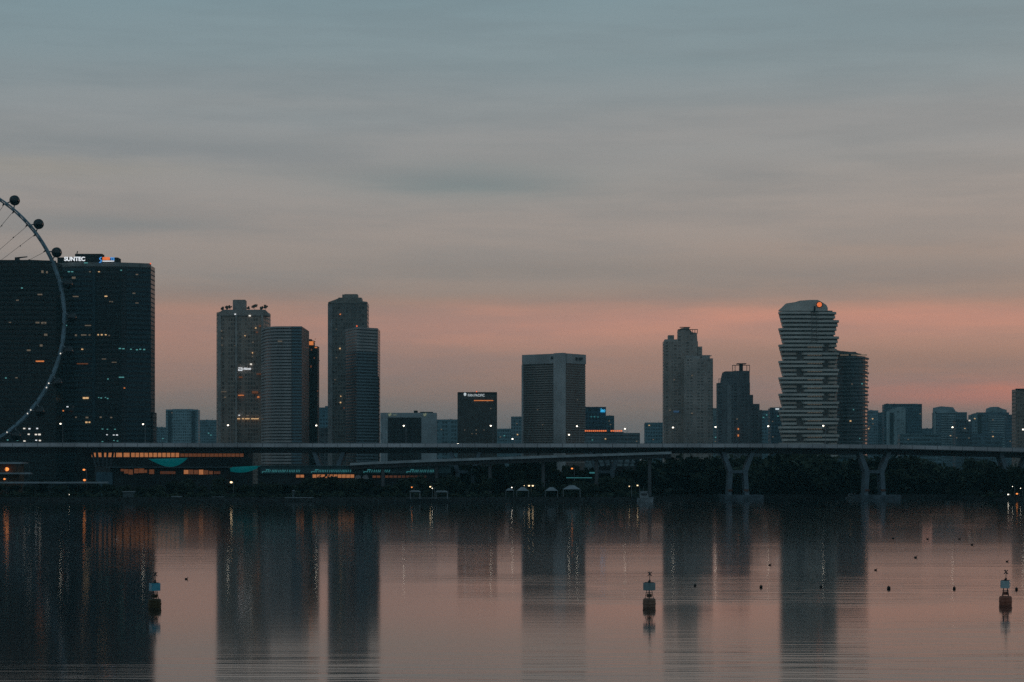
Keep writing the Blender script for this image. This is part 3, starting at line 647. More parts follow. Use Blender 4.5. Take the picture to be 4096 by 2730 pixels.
t = Tower('office_tower', 'plain brown tower cut by the right edge', 'tower', [(4063, 1900), (4190, 1900)], (1558, 1900), facade('brown_tower_wall', (.26, .21, .18), (.15, .125, .115), 3.6, 2.4, .4, .25), 30)
t.parapet(1.2, 'concrete_dark')

# ------------------------------------------------------------------ observation wheel
WD = 1030.; WC = (X(-313, WD), WD, Z(1275, WD)); WR = 573*PX(WD)
t = Thing('observation_wheel', 'huge pale observation wheel with dark round capsules at the left edge', 'ferris wheel', (WC[0], WC[1], 2))
rim = MB(); n = 112
def wp(r, a, dy=0): return (WC[0]+r*math.cos(a), WC[1]+dy, WC[2]+r*math.sin(a))
for i in range(n):
    a, c = 2*math.pi*i/n, 2*math.pi*(i+1)/n
    for r, dy in ((WR, -1.6), (WR, 1.6), (WR-1.0, 0)):
        rim.tube(wp(r, a, dy), wp(r, c, dy), .42, n=6)
    rim.tube(wp(WR, a, -1.6), wp(WR, c, 1.6), .2, n=5); rim.tube(wp(WR-1, a, 0), wp(WR, c, -1.6), .2, n=5)
t.part('rim', rim, plain('pale_rim_paint', (.20, .31, .38), .45))
A0 = math.radians(51.8); dA = 2*math.pi/28
sp = MB()
for i in range(28):
    for off in (-.045, .045):
        a = A0+dA*i+off
        sp.tube(wp(WR-.8, a, 1.2 if off > 0 else -1.2), wp(2.5, a+(.9 if off > 0 else -.9), 5 if off > 0 else -5), .11, n=4)
        sp.ball(wp(WR-11, a, 0), .38, nu=6, nv=4)
        sp.tube(wp(WR-1, a, -.4), wp(WR-2.4, a, 0), .55, .2, n=6)
t.part('spokes', sp, 'steel_dark')
t.part('hub', MB().tube((WC[0], WD-9, WC[2]), (WC[0], WD+9, WC[2]), 2.6, n=20), 'steel_white')
for s1 in (-1, 1):
    for s2 in (-1, 1):
        t.part('support_leg', MB().tube((WC[0]+s1*24, WD+s2*22, 2), (WC[0]+s1*1.2, WD+s2*9, WC[2]), 1.3, .9, n=12), 'steel_white')
cap = None
for i in range(28):
    a = A0+dA*i; c = wp(601*PX(WD), a)
    mb = MB().ball((0, 0, 0), 2.55, 3.4, 2.55, 16, 10)
    if cap is None:
        cap = link('capsule', mb.mesh('capsule', M['glassdark'], smooth=True), t.o); o = cap
        fm = link('capsule_ring', None, cap)
        ring = MB()
        for yy in (-1.6, 0, 1.6):
            rr = 2.62*math.sqrt(1-(yy/3.4)**2)
            for j in range(20):
                p, q = 2*math.pi*j/20, 2*math.pi*(j+1)/20
                ring.tube((rr*math.cos(p), yy, rr*math.sin(p)), (rr*math.cos(q), yy, rr*math.sin(q)), .14, n=5)
        bpy.data.objects.remove(fm); fm = link('capsule_ring', ring.mesh('capsule_ring', M['steel_dark']), cap)
    else:
        o = cap.copy(); COL.objects.link(o); f2 = fm.copy(); COL.objects.link(f2); f2.parent = o; o.parent = t.o
    o.location = (c[0]-WC[0], c[1]-WC[1], c[2]-2)
    arm = MB()
    for dd in (-.035, .035): arm.tube(wp(WR, a+dd*.9, 0), wp(WR+1.6, a+dd*.55, 0), .35, n=6)
    t.part('capsule_arm', arm, 'steel_white')
for px, py in ((242, 1415), (195, 1534), (186, 1551), (123, 1641), (110, 1655), (28, 1730)):
    t.part('rim_lamp', MB().ball((X(px, WD-3), WD-3, Z(py, WD-3)), .36, nu=8, nv=6), 'white')

# ------------------------------------------------------------------ road bridge
BD = 960.
def ydeck(px):
    pts = [(-1200, 1772), (0, 1773), (1200, 1775), (2400, 1776), (3000, 1776), (3600, 1781), (4096, 1794), (5400, 1834)]
    for (a, c), (d, e) in zip(pts, pts[1:]):
        if px <= d: return c+(e-c)*(px-a)/(d-a)
    return pts[-1][1]
def sweep(path, sec):
    """path of (x, y, z); section of (dy, dz) closed"""
    mb = MB(); k = len(sec); vs = []; fs = []
    for (x, y, z) in path: vs += [(x, y+a, z+c) for a, c in sec]
    for i in range(len(path)-1):
        for j in range(k): fs.append((i*k+j, (i+1)*k+j, (i+1)*k+(j+1) % k, i*k+(j+1) % k))
    fs += [tuple(range(k))[::-1], tuple((len(path)-1)*k+j for j in range(k))]
    return mb.add(vs, fs)
path = [(X(px, BD), BD, Z(ydeck(px), BD)) for px in range(-1200, 5401, 100)]
t = Thing('road_bridge', 'long level concrete road bridge crossing the whole view', 'bridge', (0, BD+12, 0))
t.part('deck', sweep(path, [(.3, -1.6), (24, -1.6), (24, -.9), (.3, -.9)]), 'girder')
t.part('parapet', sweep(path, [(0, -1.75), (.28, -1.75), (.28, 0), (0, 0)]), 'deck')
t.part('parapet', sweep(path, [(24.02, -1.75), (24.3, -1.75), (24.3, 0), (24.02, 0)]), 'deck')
t.part('handrail', sweep(path, [(.05, .12), (.2, .12), (.2, .3), (.05, .3)]), 'steel_white')
for px in range(-250, 4350, 50): t.part('joint_cover', MB().box(X(px-.7, BD), X(px+.7, BD), BD-.06, BD+.05, Z(ydeck(px), BD)-1.7, Z(ydeck(px), BD)-.02), 'girder')
rp = MB()
for px in range(-300, 4400, 12): rp.box(X(px-.35, BD), X(px+.35, BD), BD+.06, BD+.18, Z(ydeck(px), BD)-.05, Z(ydeck(px), BD)+.28)
t.part('rail_posts', rp, 'steel_white')
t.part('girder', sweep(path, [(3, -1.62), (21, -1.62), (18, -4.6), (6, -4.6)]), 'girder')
t.part('drain_pipe', sweep(path, [(.1, -2.15), (.4, -2.15), (.4, -1.85), (.1, -1.85)]), 'girder')
def pier(cx, water, label, D=BD+4):
    zt = Z(ydeck(cx), D)-4.4
    t = Thing('bridge_pier', label, 'bridge pier', (X(cx, D), D+4, 0 if water else 2), 'piers carrying the road bridge')
    q = lambda px, py: (X(cx+px, D), Z(py, D))
    for s in (-1, 1):
        prof = [q(s*62, 1812), q(s*52, 1812), q(s*23, 1884), q(s*27, 1900), q(s*31, 1900), q(s*40, 1880)]
        a = [q(s*66, 1810), q(s*51, 1810), q(s*20, 1886), q(s*38, 1890)]
        l = [q(s*38, 1890), q(s*20, 1886), q(s*22, 1905), q(s*27, 1984), q(s*44, 1984)]
        t.part('arm', MB().profile(a if s > 0 else a[::-1], D, D+10), 'pier')
        t.part('leg', MB().profile(l if s > 0 else l[::-1], D+.05, D+9.9), 'pier')
    t.part('cross_beam', MB().profile([q(-24, 1882), q(24, 1882), q(24, 1894), q(-24, 1894)], D+.4, D+9.5), 'pier')
    if water:
        z0 = -1.5
        t.part('pile_cap', MB().prism([(X(cx-62, D), D-3), (X(cx-56, D), D-5), (X(cx+94, D), D-5), (X(cx+100, D), D-3), (X(cx+100, D), D+15), (X(cx-62, D), D+15)], z0, Z(1981, D)), plain('wet_pile_cap_concrete', (.085, .115, .14), .9, scale=.2, var=.4))
        for s in (-1, 1): t.part('fender', MB().box(X(cx+s*32-9, D), X(cx+s*32+9, D), D-.5, D+.04, Z(1966, D), Z(1958, D)), plain('rust_red_fender', (.12, .05, .035), .8))
pier(2953, True, 'splayed bridge pier in the water below the blue-grey apartment tower')
pier(3500, True, 'splayed bridge pier in the water below the rounded tower')
pier(4062, False, 'bridge pier at the right edge showing only one slanted arm')
pier(2420, False, 'bridge pier hidden low in trees below the blue sign block')
pier(1861, False, 'bridge pier behind dark trees below the lettered hotel')
pier(1314, False, 'bridge pier behind the low lit hall below the tallest slab tower')
RD = 940.
rpath = []
for i in range(31):
    px = 1400+i*43; f = i/30
    rpath.append((X(px, RD), RD+6*f, Z(1853-46*(f**.85), RD)))
t = Thing('access_ramp', 'slender ramp rising from the trees to join the bridge near mid view', 'ramp', (X(2000, RD), RD+6, 2))
t.part('deck', sweep(rpath, [(.25, -1.3), (9, -1.3), (9, -.7), (.25, -.7)]), 'girder')
t.part('parapet', sweep(rpath, [(0, -1.2), (.25, -1.2), (.25, 0), (0, 0)]), plain('ramp_parapet_concrete', (.36, .42, .45), .85))
t.part('girder', sweep(rpath, [(1.5, -1.32), (7.5, -1.32), (6.5, -3.2), (2.5, -3.2)]), 'girder')
for i in range(3, 29, 5):
    x, y, z = rpath[i]; t.part('column', MB().tube((x, y+4.5, 1.9), (x, y+4.5, z-3), .9, n=12), 'girder')
# fan-shaped columns under the bridge
for cx, lab in ((2470, 'fan of slanted struts under the bridge right of the ramp'), (418, 'fan of slanted dark struts in front of the orange arcade')):
    D = 975
    t = Thing('fan_column', lab, 'bridge column', (X(cx, D), D, 2))
    for k in (-96, -64, -34, -8, 30, 62, 96) if cx > 1000 else (-48, -30, -8, 12, 34):
        px = cx+k; lean = -k*.28
        t.part('strut', MB().tube((X(px+lean, D), D, Z(1868, D)), (X(px, D), D, Z(1812, D)), .38, .6, n=8), 'pier')
    t.part('plinth', MB().box(X(cx-72 if cx > 1000 else cx-36, D), X(cx+72 if cx > 1000 else cx+36, D), D-1.5, D+1.5, 1.9, Z(1866, D)), 'girder')

# ------------------------------------------------------------------ lamps
def street_lamp(px, py, D, label, group, base=None, head='lampwhite', hs=.34):
    zt = Z(py, D); z0 = base if base is not None else 1.95
    t = Thing('street_lamp', label, 'street lamp', (X(px+4, D), D, z0), group)
    x = X(px+9, D)
    t.part('pole', MB().tube((x, D, z0), (x, D, zt+.25), .10, .06, n=8), 'steel_white')
    t.part('arm', MB().tube((x, D, zt+.25), (X(px, D)-.2, D, zt+.4), .07, n=6), 'steel_white')
    lh = t.part('lamp_head', MB().prism([(X(px, D)-.55, D-.2), (X(px, D)+.55, D-.2), (X(px, D)+.55, D+.2), (X(px, D)-.55, D+.2)], zt+.3, zt+.5), 'steel_dark')
    t.part('lamp_glass', MB().ball((X(px, D), D, zt), hs*1.25, hs, hs*.9, 10, 6), head, lh)
gl = 'street lamps along the road bridge'
where = [(242, 1696, 'in front of the roof sign tower, at its left'), (572, 1698, 'in front of the roof sign tower, near its right edge'), (912, 1702, 'below the crowned tower'), (1265, 1703, 'in front of the narrow black tower'), (1615, 1704, 'in front of the dark glass of the framed block'), (1963, 1704, 'in front of the lettered hotel'),
         (2308, 1706, 'in front of the right face of the pale core tower'), (2500, 1716, 'above the flat grey car park'), (2692, 1711, 'below the taller stepped apartment tower'), (2862, 1709, 'in the gap between the stepped apartment towers'), (3073, 1706, 'just left of the wavy tower'), (3293, 1704, 'in front of the wavy tower'), (3810, 1710, 'in front of the gabled far block'), (4092, 1719, 'before the brown tower at the right edge')]
for px, py, w in where: street_lamp(px, py, BD+1.2, 'white bridge lamp '+w, gl, Z(ydeck(px), BD)-.95)
for px, py, w in ((1832, 1776, 'at the left foot of the lettered hotel'), (2050, 1757, 'against the narrow far block'), (2276, 1740, 'low before the pale core tower')):
    street_lamp(px, py, BD+22, 'lower white lamp on the far bridge side '+w, gl, Z(ydeck(px), BD)-.95)
gb = 'lamps along the far bank'
for px, py, w, hd, hs in ((925, 1930, 'brightest warm bank lamp below the crowned tower', 'lampwarm', .5), (338, 1921, 'orange lamp on the long pale walkway roof line', 'lamporange', .55), (336, 1880, 'orange lamp higher up right of the far-left pavilion', 'lamporange', .5), (18, 1917, 'small orange lamp under the far-left pavilion', 'lamporange', .45),
     (1092, 1989, 'tiny white bank lamp low near the water below the curved banded tower', 'lampwhite', .2), (1173, 1968, 'tiny bank lamp below the pale hall left end', 'lampwhite', .13), (1391, 1990, 'faint bluish bank lamp below the tallest slab tower', 'lampwhite', .12), (2012, 1952, 'faint warm lamp beside the first white tent', 'lampwarm', .2),
     (2047, 1951, 'small white lamp between the two left tents', 'lampwhite', .22), (2099, 1944, 'left of three close warm lamps on the waterside', 'lampwarm', .36), (2116, 1944, 'middle of three close warm lamps on the waterside', 'lampwarm', .36), (2131, 1944, 'right of three close warm lamps on the waterside', 'lampwarm', .36),
     (2517, 1946, 'small warm lamp left of the moored white boat', 'lampwarm', .2), (2550, 1943, 'warm lamp at the stern of the moored white boat', 'lampwarm', .3), (2288, 1875, 'dull orange lamp low under the pale core tower', 'lamporange', .4), (277, 1979, 'faint greenish lamp at the waterside far left', 'lampwhite', .14)):
    street_lamp(px, py, 930 if px < 2400 else 918, w, gb, 1.95, hd, hs)
for px, py, w, hd, hs in ((2647, 1944, 'white bank lamp between the moored boat and the left water pier', 'lampwhite', .26), (2851, 1948, 'faint bank lamp close left of the left water pier', 'lampwarm', .14), (4033, 1979, 'bright white lamp at the waterside near the right edge', 'lampwhite', .28), (4068, 1976, 'orange lamp at the waterside near the right edge', 'lamporange', .42), (4050, 1947, 'small white lamp in the trees near the right edge', 'lampwhite', .14), (4082, 1954, 'small white lamp at the right edge above the orange one', 'lampwhite', .15)):
    street_lamp(px, py, 1022 if px < 4000 else 943.5, w, gb, 1.95, hd, hs)
t = None

# ------------------------------------------------------------------ low lit buildings on the left bank
D = 1025
t = Thing('arcade_hall', 'long low hall with a glowing orange row of openings under the bridge', 'hall', (X(680, D), D, 2))
t.part('wall', MB().box(X(300, D), X(990, D), D+2, D+22, 1.9, Z(1806, D)), 'concrete_dark')
t.part('roof', MB().box(X(340, D), X(1000, D), D-1, D+23, Z(1808, D), Z(1804, D)), 'dark_roof')
ops = [(365, 380), (388, 407), (415, 434), (436, 455), (463, 485), (493, 515)]+[(523+i*17.8, 523+i*17.8+13) for i in range(11)]
for a, c in ops: t.part('lit_opening_or_ghost', MB().box(X(a, D), X(c, D), D+1, D+2.5, Z(1829, D), Z(1811, D)), 'orange_soft')
for i in range(15): t.part('lit_opening_or_ghost', MB().box(X(720+i*17, D), X(734+i*17, D), D+1, D+2.5, Z(1828, D), Z(1815, D)), 'orange_dim')  # dim openings added for the fading ghost of the lit row
t.part('plinth', MB().box(X(300, D), X(1010, D), D-2, D+2, 1.9, Z(1832, D)), 'concrete_dark')
def canopy(x0, x1, y0, y1, keel, D, label):
    """upturned boat-shaped fabric canopy on masts"""
    t = Thing('fabric_canopy', label, 'canopy', (X((x0+x1)/2, D), D+4, 2))
    mb = MB(); nu, nv = 18, 10; vs = []
    for i in range(nu+1):
        u = i/nu; xx = x0+(x1-x0)*u; top = y0+(y1-y0)*u
        w = 4.5*math.sin(math.pi*min(.999, .06+.9*u))**.6; dp = keel*math.sin(math.pi*(u**1.25))**.8
        for j in range(nv+1):
            a = math.pi*j/nv
            vs.append((X(xx, D), D+4-w*math.cos(a), Z(top+dp*math.sin(a), D)))
    fs = [(i*(nv+1)+j, (i+1)*(nv+1)+j, (i+1)*(nv+1)+j+1, i*(nv+1)+j+1) for i in range(nu) for j in range(nv)]
    fs += [((i+1)*(nv+1), i*(nv+1), i*(nv+1)+nv, (i+1)*(nv+1)+nv) for i in range(nu)]
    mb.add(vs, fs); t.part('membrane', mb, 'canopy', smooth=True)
    for f in (.25, .7): t.part('mast', MB().tube((X(x0+(x1-x0)*f, D), D+4, 2), (X(x0+(x1-x0)*f, D), D+4, Z(y0+8, D)), .2, n=8), 'steel_dark')
canopy(588, 744, 1837, 1833, 34, 990, 'larger teal boat-shaped canopy below the orange arcade')
canopy(862, 1042, 1873, 1863, 24, 975, 'smaller teal canopy added for the ghost double of the larger one')  # added canopy that builds the ghost double of the first
D = 962
t = Thing('shop_row', 'row of dark shops with orange lit fronts below the larger teal canopy', 'shop row', (X(670, D), D, 2))
t.part('wall', MB().box(X(440, D), X(905, D), D+1, D+14, 1.9, Z(1870, D)), 'concrete_dark')
t.part('roof', MB().box(X(425, D), X(915, D), D-2, D+15, Z(1871.5, D), Z(1868, D)), plain('teal_grey_roof', (.06, .1, .12), .6))
for a, c, y0, y1 in ((482, 494, 1877, 1886), (496, 512, 1878, 1895), (514, 530, 1879, 1899), (536, 552, 1876, 1894), (554, 575, 1875, 1893), (577, 587, 1880, 1892), (596, 615, 1879, 1897), (735, 752, 1881, 1897), (754, 772, 1880, 1898), (775, 792, 1881, 1898), (795, 812, 1880, 1899), (815, 832, 1882, 1899), (836, 850, 1885, 1898)):
    t.part('lit_shopfront', MB().box(X(a, D), X(c, D), D+.4, D+1.5, Z(y1, D), Z(y0, D)), 'orange_dim' if (a % 3) else 'orange_soft')
for a, c in ((640, 700), (855, 880)): t.part('lit_shopfront', MB().box(X(a, D), X(c, D), D+.4, D+1.5, Z(1897, D), Z(1886, D)), glow('faint_orange', (1, .3, .1), .06))
t.part('blue_kiosk', MB().box(X(385, D), X(450, D), D, D+5, 1.9, Z(1889, D)), plain('blue_kiosk_paint', (.05, .11, .15), .6))
D = 946
t = Thing('pit_hall', 'long low hall with cyan sign strokes over an orange lit strip', 'hall', (X(1400, D), D, 2))
t.part('wall', MB().box(X(1030, D), X(1805, D), D+1, D+16, 1.9, Z(1868, D)), 'concrete_dark')
t.part('fascia', MB().box(X(1040, D), X(1803, D), D+.2, D+1.2, Z(1895, D), Z(1866, D)), plain('teal_fascia', (.045, .10, .115), .6))
t.part('roof', MB().box(X(1030, D), X(1808, D), D-.6, D+17, Z(1866, D), Z(1863.5, D)), plain('teal_roof', (.07, .14, .16), .5))
for x0, x1, mt in ((1062, 1196, 'cyan_dim'), (1258, 1404, 'cyan_dim'), (1468, 1560, 'cyan_dim'), (1640, 1752, 'cyan_dim')):  # cyan strokes for unreadable signs; ghost repeats built as further strips
    la = MB(); px = x0
    la.box(X(x0-12, D), X(x0, D), D-.1, D+.2, Z(1889, D), Z(1886, D)); la.box(X(x0-14, D), X(x0-11, D), D-.1, D+.2, Z(1893, D), Z(1886, D)); la.box(X(x0+2, D), X(x0+16, D), D-.1, D+.2, Z(1881, D), Z(1878, D))
    while px < x1:
        la.profile([(X(px+3, D), Z(1880, D)), (X(px+6, D), Z(1880, D)), (X(px+3, D), Z(1890, D)), (X(px, D), Z(1890, D))][::-1], D-.1, D+.25); px += random.choice((6, 7, 8, 9))
    t.part('sign_stroke_light', la, mt)
for i in range(2): t.part('lit_bay', MB().box(X(1184+i*17, D), X(1198+i*17, D), D+.5, D+1.6, Z(1911, D), Z(1900, D)), 'orange_soft')
for i in range(10): t.part('lit_bay', MB().box(X(1250+i*16.8, D), X(1264.5+i*16.8, D), D+.5, D+1.6, Z(1912, D), Z(1899, D)), 'orange_soft')
for i in range(13): t.part('lit_bay', MB().box(X(1490+i*16.8, D), X(1503+i*16.8, D), D+.5, D+1.6, Z(1912, D), Z(1903, D)), glow('fading_orange', (1, .3, .1), max(.02, .10-.007*i)))
ar = MB()
for cx in (1432, 1462):
    pts = [(X(cx+13*math.cos(a), D-1), Z(1917-17*math.sin(a), D-1)) for a in [math.pi*i/10 for i in range(11)]]
    ar.profile(pts[::-1], D-1, D+.4)
t.part('entrance_arch', ar, plain('pale_arch', (.25, .27, .29), .7))
# far-left pavilion and covered walkway
D = 948
t = Thing('pavilion', 'two-tier pavilion with pale roof edges and orange glow at far left', 'pavilion', (X(20, D), D, 2))
t.part('wall', MB().box(X(-200, D), X(72, D), D+2, D+12, 1.9, Z(1850, D)), plain('ochre_wall', (.12, .07, .045), .8))
t.part('roof', MB().box(X(-210, D), X(86, D), D-1, D+13, Z(1856.5, D), Z(1849, D)), 'pale_roof')
t.part('lower_roof', MB().box(X(-210, D), X(126, D), D-3, D+2, Z(1897.5, D), Z(1891, D)), 'pale_roof')
for px in (-30, 20, 68): t.part('column', MB().tube((X(px, D), D+.2, 2), (X(px, D), D+.2, Z(1856, D)), .2, n=8), 'steel_dark')
t.part('lantern', MB().ball((X(25, D), D+.9, Z(1878, D)), 1.1, .6, .9), 'lamporange')
D = 926
t = Thing('covered_walkway', 'long thin pale blue walkway roof on posts along the left bank', 'walkway', (X(200, D), D, 2))
t.part('roof', MB().box(X(-260, D), X(430, D), D-1.5, D+3, Z(1934.5, D), Z(1928, D)), 'pale_roof')
for px in range(-240, 431, 55): t.part('post', MB().tube((X(px, D), D, 2), (X(px, D), D, Z(1934, D)), .12, n=6), 'steel_dark')
# pale kiosks and sheds low on the bank
def shed(px0, px1, y0, y1, D, label, mat='boat', name='waterside_shed'):
    t = Thing(name, label, 'shed', (X((px0+px1)/2, D), D+2, 2))
    t.part('wall', MB().box(X(px0+1, D), X(px1-1, D), D, D+4, 1.9, Z(y0+3, D)), plain('shed_wall', (.08, .11, .12), .8))
    t.part('roof', MB().profile([(X(px0-1, D), Z(y0+3.2, D)), (X(px0+1, D), Z(y0, D)), (X(px1-1, D), Z(y0, D)), (X(px1+1, D), Z(y0+3.2, D))][::-1], D-.6, D+4.6), mat)
for a in ((490, 535, 1966, 1988, 918, 'pale-roofed shed on the left bank, leftmost of three'), (686, 722, 1986, 1994, 914, 'tiny flat shed by the water below the crowned tower'), (845, 892, 1988, 1996, 914, 'tiny flat shed by the water below the curved tower'), (1168, 1176, 1962, 1985, 916, 'slim upright kiosk by the water below the black tower'), (1140, 1255, 1990, 1996, 912, 'long flat jetty shed below the narrow black tower'),
          (2190, 2262, 1898, 1930, 960, 'pale gabled shed below the pale core tower'), (2075, 2140, 1886, 1900, 985, 'dim flat shed left of the gabled shed'), (3385, 3437, 1940, 1957, 1035, 'pale boat shed left of the right water pier'), (2340, 2380, 1889, 1900, 975, 'small shed with teal light right of the gabled shed')):
    shed(a[0], a[1], a[2], a[3], a[4], a[5])
t = Thing('strip_light', 'thin cyan light strip low in the trees below the car park', 'light', (X(2315, 950), 950, 2))
t.part('tube', MB().box(X(2265, 950), X(2368, 950), 950, 950.5, Z(1913.5, 950), Z(1910.5, 950)), 'cyan_dim')
for px in (2275, 2360): t.part('post', MB().tube((X(px, 950), 950.3, 2), (X(px, 950), 950.3, Z(1913, 950)), .12, n=6), 'steel_dark')
t = Thing('light_box', 'short teal lit box above the thin cyan strip', 'light', (X(2370, 956), 956, 2))
t.part('box', MB().box(X(2358, 956), X(2380, 956), 956, 957, Z(1895, 956), Z(1889, 956)), 'cyan_dim')
t.part('post', MB().tube((X(2369, 956), 956.5, 2), (X(2369, 956), 956.5, Z(1895, 956)), .12, n=6), 'steel_dark')
t = Thing('long_shelter', 'pale blue flat shelter roof left of the right water pier arms', 'shelter', (X(3395, 1040), 1040, 2))
t.part('roof', MB().box(X(3357, 1040), X(3437, 1040), 1040, 1046, Z(1848, 1040), Z(1838, 1040)), plain('blue_shelter_roof', (.10, .24, .28), .6))
t.part('wall', MB().box(X(3360, 1040), X(3432, 1040), 1041, 1045, 1.9, Z(1848, 1040)), 'concrete_dark')
# jetty shelters on a pontoon
D = 893
t = Thing('pontoon', 'low floating jetty carrying two open shelters', 'jetty', (X(1715, D), D, 0))
t.part('float', MB().box(X(1625, D), X(1800, D), D-1.5, D+5, -.4, Z(1996.5, D)), 'concrete_dark')
t.part('edge_rail', MB().box(X(1625, D), X(1800, D), D-1.45, D-1.3, Z(1993, D), Z(1992, D)), 'steel_white')
def shelter(x0, x1, y0, label):
    t = Thing('jetty_shelter', label, 'shelter', (X((x0+x1)/2, D), D+1, Z(1996.5, D)))
    for px in (x0+4, x1-4):
        for dy in (0, 3): t.part('post', MB().tube((X(px, D), D+dy, Z(1996.4, D)), (X(px, D), D+dy, Z(y0+6, D)), .16, n=6), 'steel_white')
    t.part('roof', MB().profile([(X(x0, D), Z(y0+7, D)), (X(x0+8, D), Z(y0, D)), (X(x1-10, D), Z(y0+1, D)), (X(x1, D), Z(y0+7, D))][::-1], D-.6, D+3.6), 'pale_roof')
shelter(1637, 1683, 1962, 'left open white shelter on the floating jetty'); shelter(1740, 1793, 1963, 'right open white shelter on the floating jetty')
for px, py, w, hd in ((1647, 1950, 'orange lamp above the left jetty shelter', 'lamporange'), (1721, 1948, 'bright orange lamp between the jetty shelters', 'lampwarm'), (1729, 1954, 'small white lamp beside the bright orange jetty lamp', 'lampwhite')):
    street_lamp(px, py, D+3.5, w, gb, Z(1996.5, D), hd, .3 if hd != 'lampwhite' else .16)
# tents
def tent(x0, x1, y0, y1, D, label):
    t = Thing('pavilion_tent', label, 'tent', (X((x0+x1)/2, D), D+2, 2), 'white tents on the waterside')
    a, c = X(x0, D), X(x1, D); w = (c-a)
    mx = (a+c)/2; zt, zb = Z(y0, D), Z(y1, D)
    t.part('roof', MB().add([(a, D, zb), (c, D, zb), (c, D+w*.6, zb), (a, D+w*.6, zb), (mx-w*.14, D+w*.3, zt), (mx+w*.14, D+w*.3, zt)], [(0, 1, 5, 4), (1, 2, 5), (2, 3, 4, 5), (3, 0, 4), (3, 2, 1, 0)]), 'boat')
    for xx in (a+.15, c-.15):
        for yy in (D+.2, D+w*.6-.2): t.part('post', MB().tube((xx, yy, 1.95), (xx, yy, zb), .1, n=6), 'steel_white')
tent(2066, 2116, 1950, 1964, 916, 'small white peaked tent left of the three close warm lamps'); tent(2252, 2322, 1942, 1958, 916, 'large white peaked tent below the pale core tower'); tent(2022, 2056, 1954, 1963, 918, 'tiny grey tent, leftmost of the white tents'); tent(2180, 2232, 1950, 1964, 918, 'slanted dim tent between the lamps and the large tent')
# boats
def boat(x0, x1, ywl, ytop, D, label):
    t = Thing('moored_boat', label, 'boat', (X((x0+x1)/2, D), D, 0), 'boats moored by the far bank')
    L = X(x1, D)-X(x0, D); a = X(x0, D); zh = .32*(Z(ytop, D))
    secs = []
    mb = MB(); vs = []; n = 9
    for i in range(n):
        u = i/(n-1); wd = 1.5*(1-max(0, (u-.55)/.45)**2)+.05; sh = 1+.35*u*u
        vs += [(a+L*u, D-wd*.7, -.3), (a+L*u+.25*u, D-wd, zh*sh), (a+L*u+.25*u, D+wd, zh*sh), (a+L*u, D+wd*.7, -.3)]
    fs = [(i*4+j, (i+1)*4+j, (i+1)*4+(j+1) % 4, i*4+(j+1) % 4) for i in range(n-1) for j in range(4)]+[(3, 2, 1, 0), tuple((n-1)*4+j for j in range(4))]
    mb.add(vs, fs); t.part('hull', mb, 'boat')
    zt = Z(ytop, D)
    t.part('cabin', MB().profile([(a+L*.18, zh*1.02), (a+L*.2, zt*.86), (a+L*.62, zt*.86), (a+L*.74, zh*1.2)][::-1], D-1.05, D+1.05), 'boat')
    t.part('cabin_window', MB().box(a+L*.24, a+L*.6, D-1.12, D-1.0, zh+(zt-zh)*.35, zh+(zt-zh)*.62), 'glassdark')
    t.part('cabin_roof', MB().box(a+L*.15, a+L*.66, D-1.2, D+1.2, zt*.86, zt*.92), 'boat')
    t.part('mast', MB().tube((a+L*.4, D, zt*.9), (a+L*.4, D, zt*1.35), .06, n=6), 'steel_white')
boat(2548, 2612, 0, 1962, 902, 'white cabin boat moored at the bend of the bank'); boat(3383, 3440, 0, 1974, 990, 'dim white boat moored left of the right water pier'); boat(2868, 2893, 0, 1976, 992, 'tiny white boat just left of the left water pier')

# ------------------------------------------------------------------ trees
def crown_mesh(name, seed, rx, rz, n, mat, lobes=11, leaf=.62):
    r = random.Random(seed); vs = []; fs = []
    L = []
    for i in range(lobes):
        a = r.uniform(0, 6.283); e = r.uniform(-.85, 1); q = r.uniform(.3, .75)
        L.append((rx*q*math.cos(a)*math.cos(e*.9), rx*q*math.sin(a)*math.cos(e*.9), rz*(.05+.62*e), rx*r.uniform(.28, .5)))
    for i in range(n):
        cx, cy, cz, lr = r.choice(L)
        d = Vector((r.gauss(0, 1), r.gauss(0, 1), r.gauss(0, .8))).normalized()*lr*r.uniform(.55, 1.08)
        p = Vector((cx, cy, cz))+d
        u = Vector((r.gauss(0, 1), r.gauss(0, 1), r.gauss(0, 1))).normalized(); w = u.orthogonal().normalized()
        s = leaf*r.uniform(.6, 1.4); k = len(vs)
        vs += [p+u*s, p+w*s*.7, p-u*s, p-w*s*.7]; fs.append((k, k+1, k+2, k+3))
    return MB().add(vs, fs).mesh(name, mat)
kinds = []
for i, (rx, rz, hgt, word) in enumerate(((4.6, 4.6, 5.6, 'round'), (5.8, 4.2, 5.4, 'spreading'), (3.6, 6.0, 7.0, 'tall narrow'), (5.0, 5.4, 6.6, 'dense'))):
    cm = crown_mesh('crown', 20+i, rx, rz, 1300, M['leaf'], 13, .66)
    tr = MB().tube((0, 0, -.2), (.2, 0, hgt*.55), .34, .24, 8).tube((.2, 0, hgt*.55), (0, .1, hgt+rz*.3), .24, .08, 8)
    for a in (0, 2.1, 4.2): tr.tube((.2, 0, hgt*.55), (rx*.5*math.cos(a), rx*.5*math.sin(a), hgt), .15, .06, 6)
    kinds.append((cm, tr.mesh('trunk', M['bark']), hgt, word, hgt+rz))
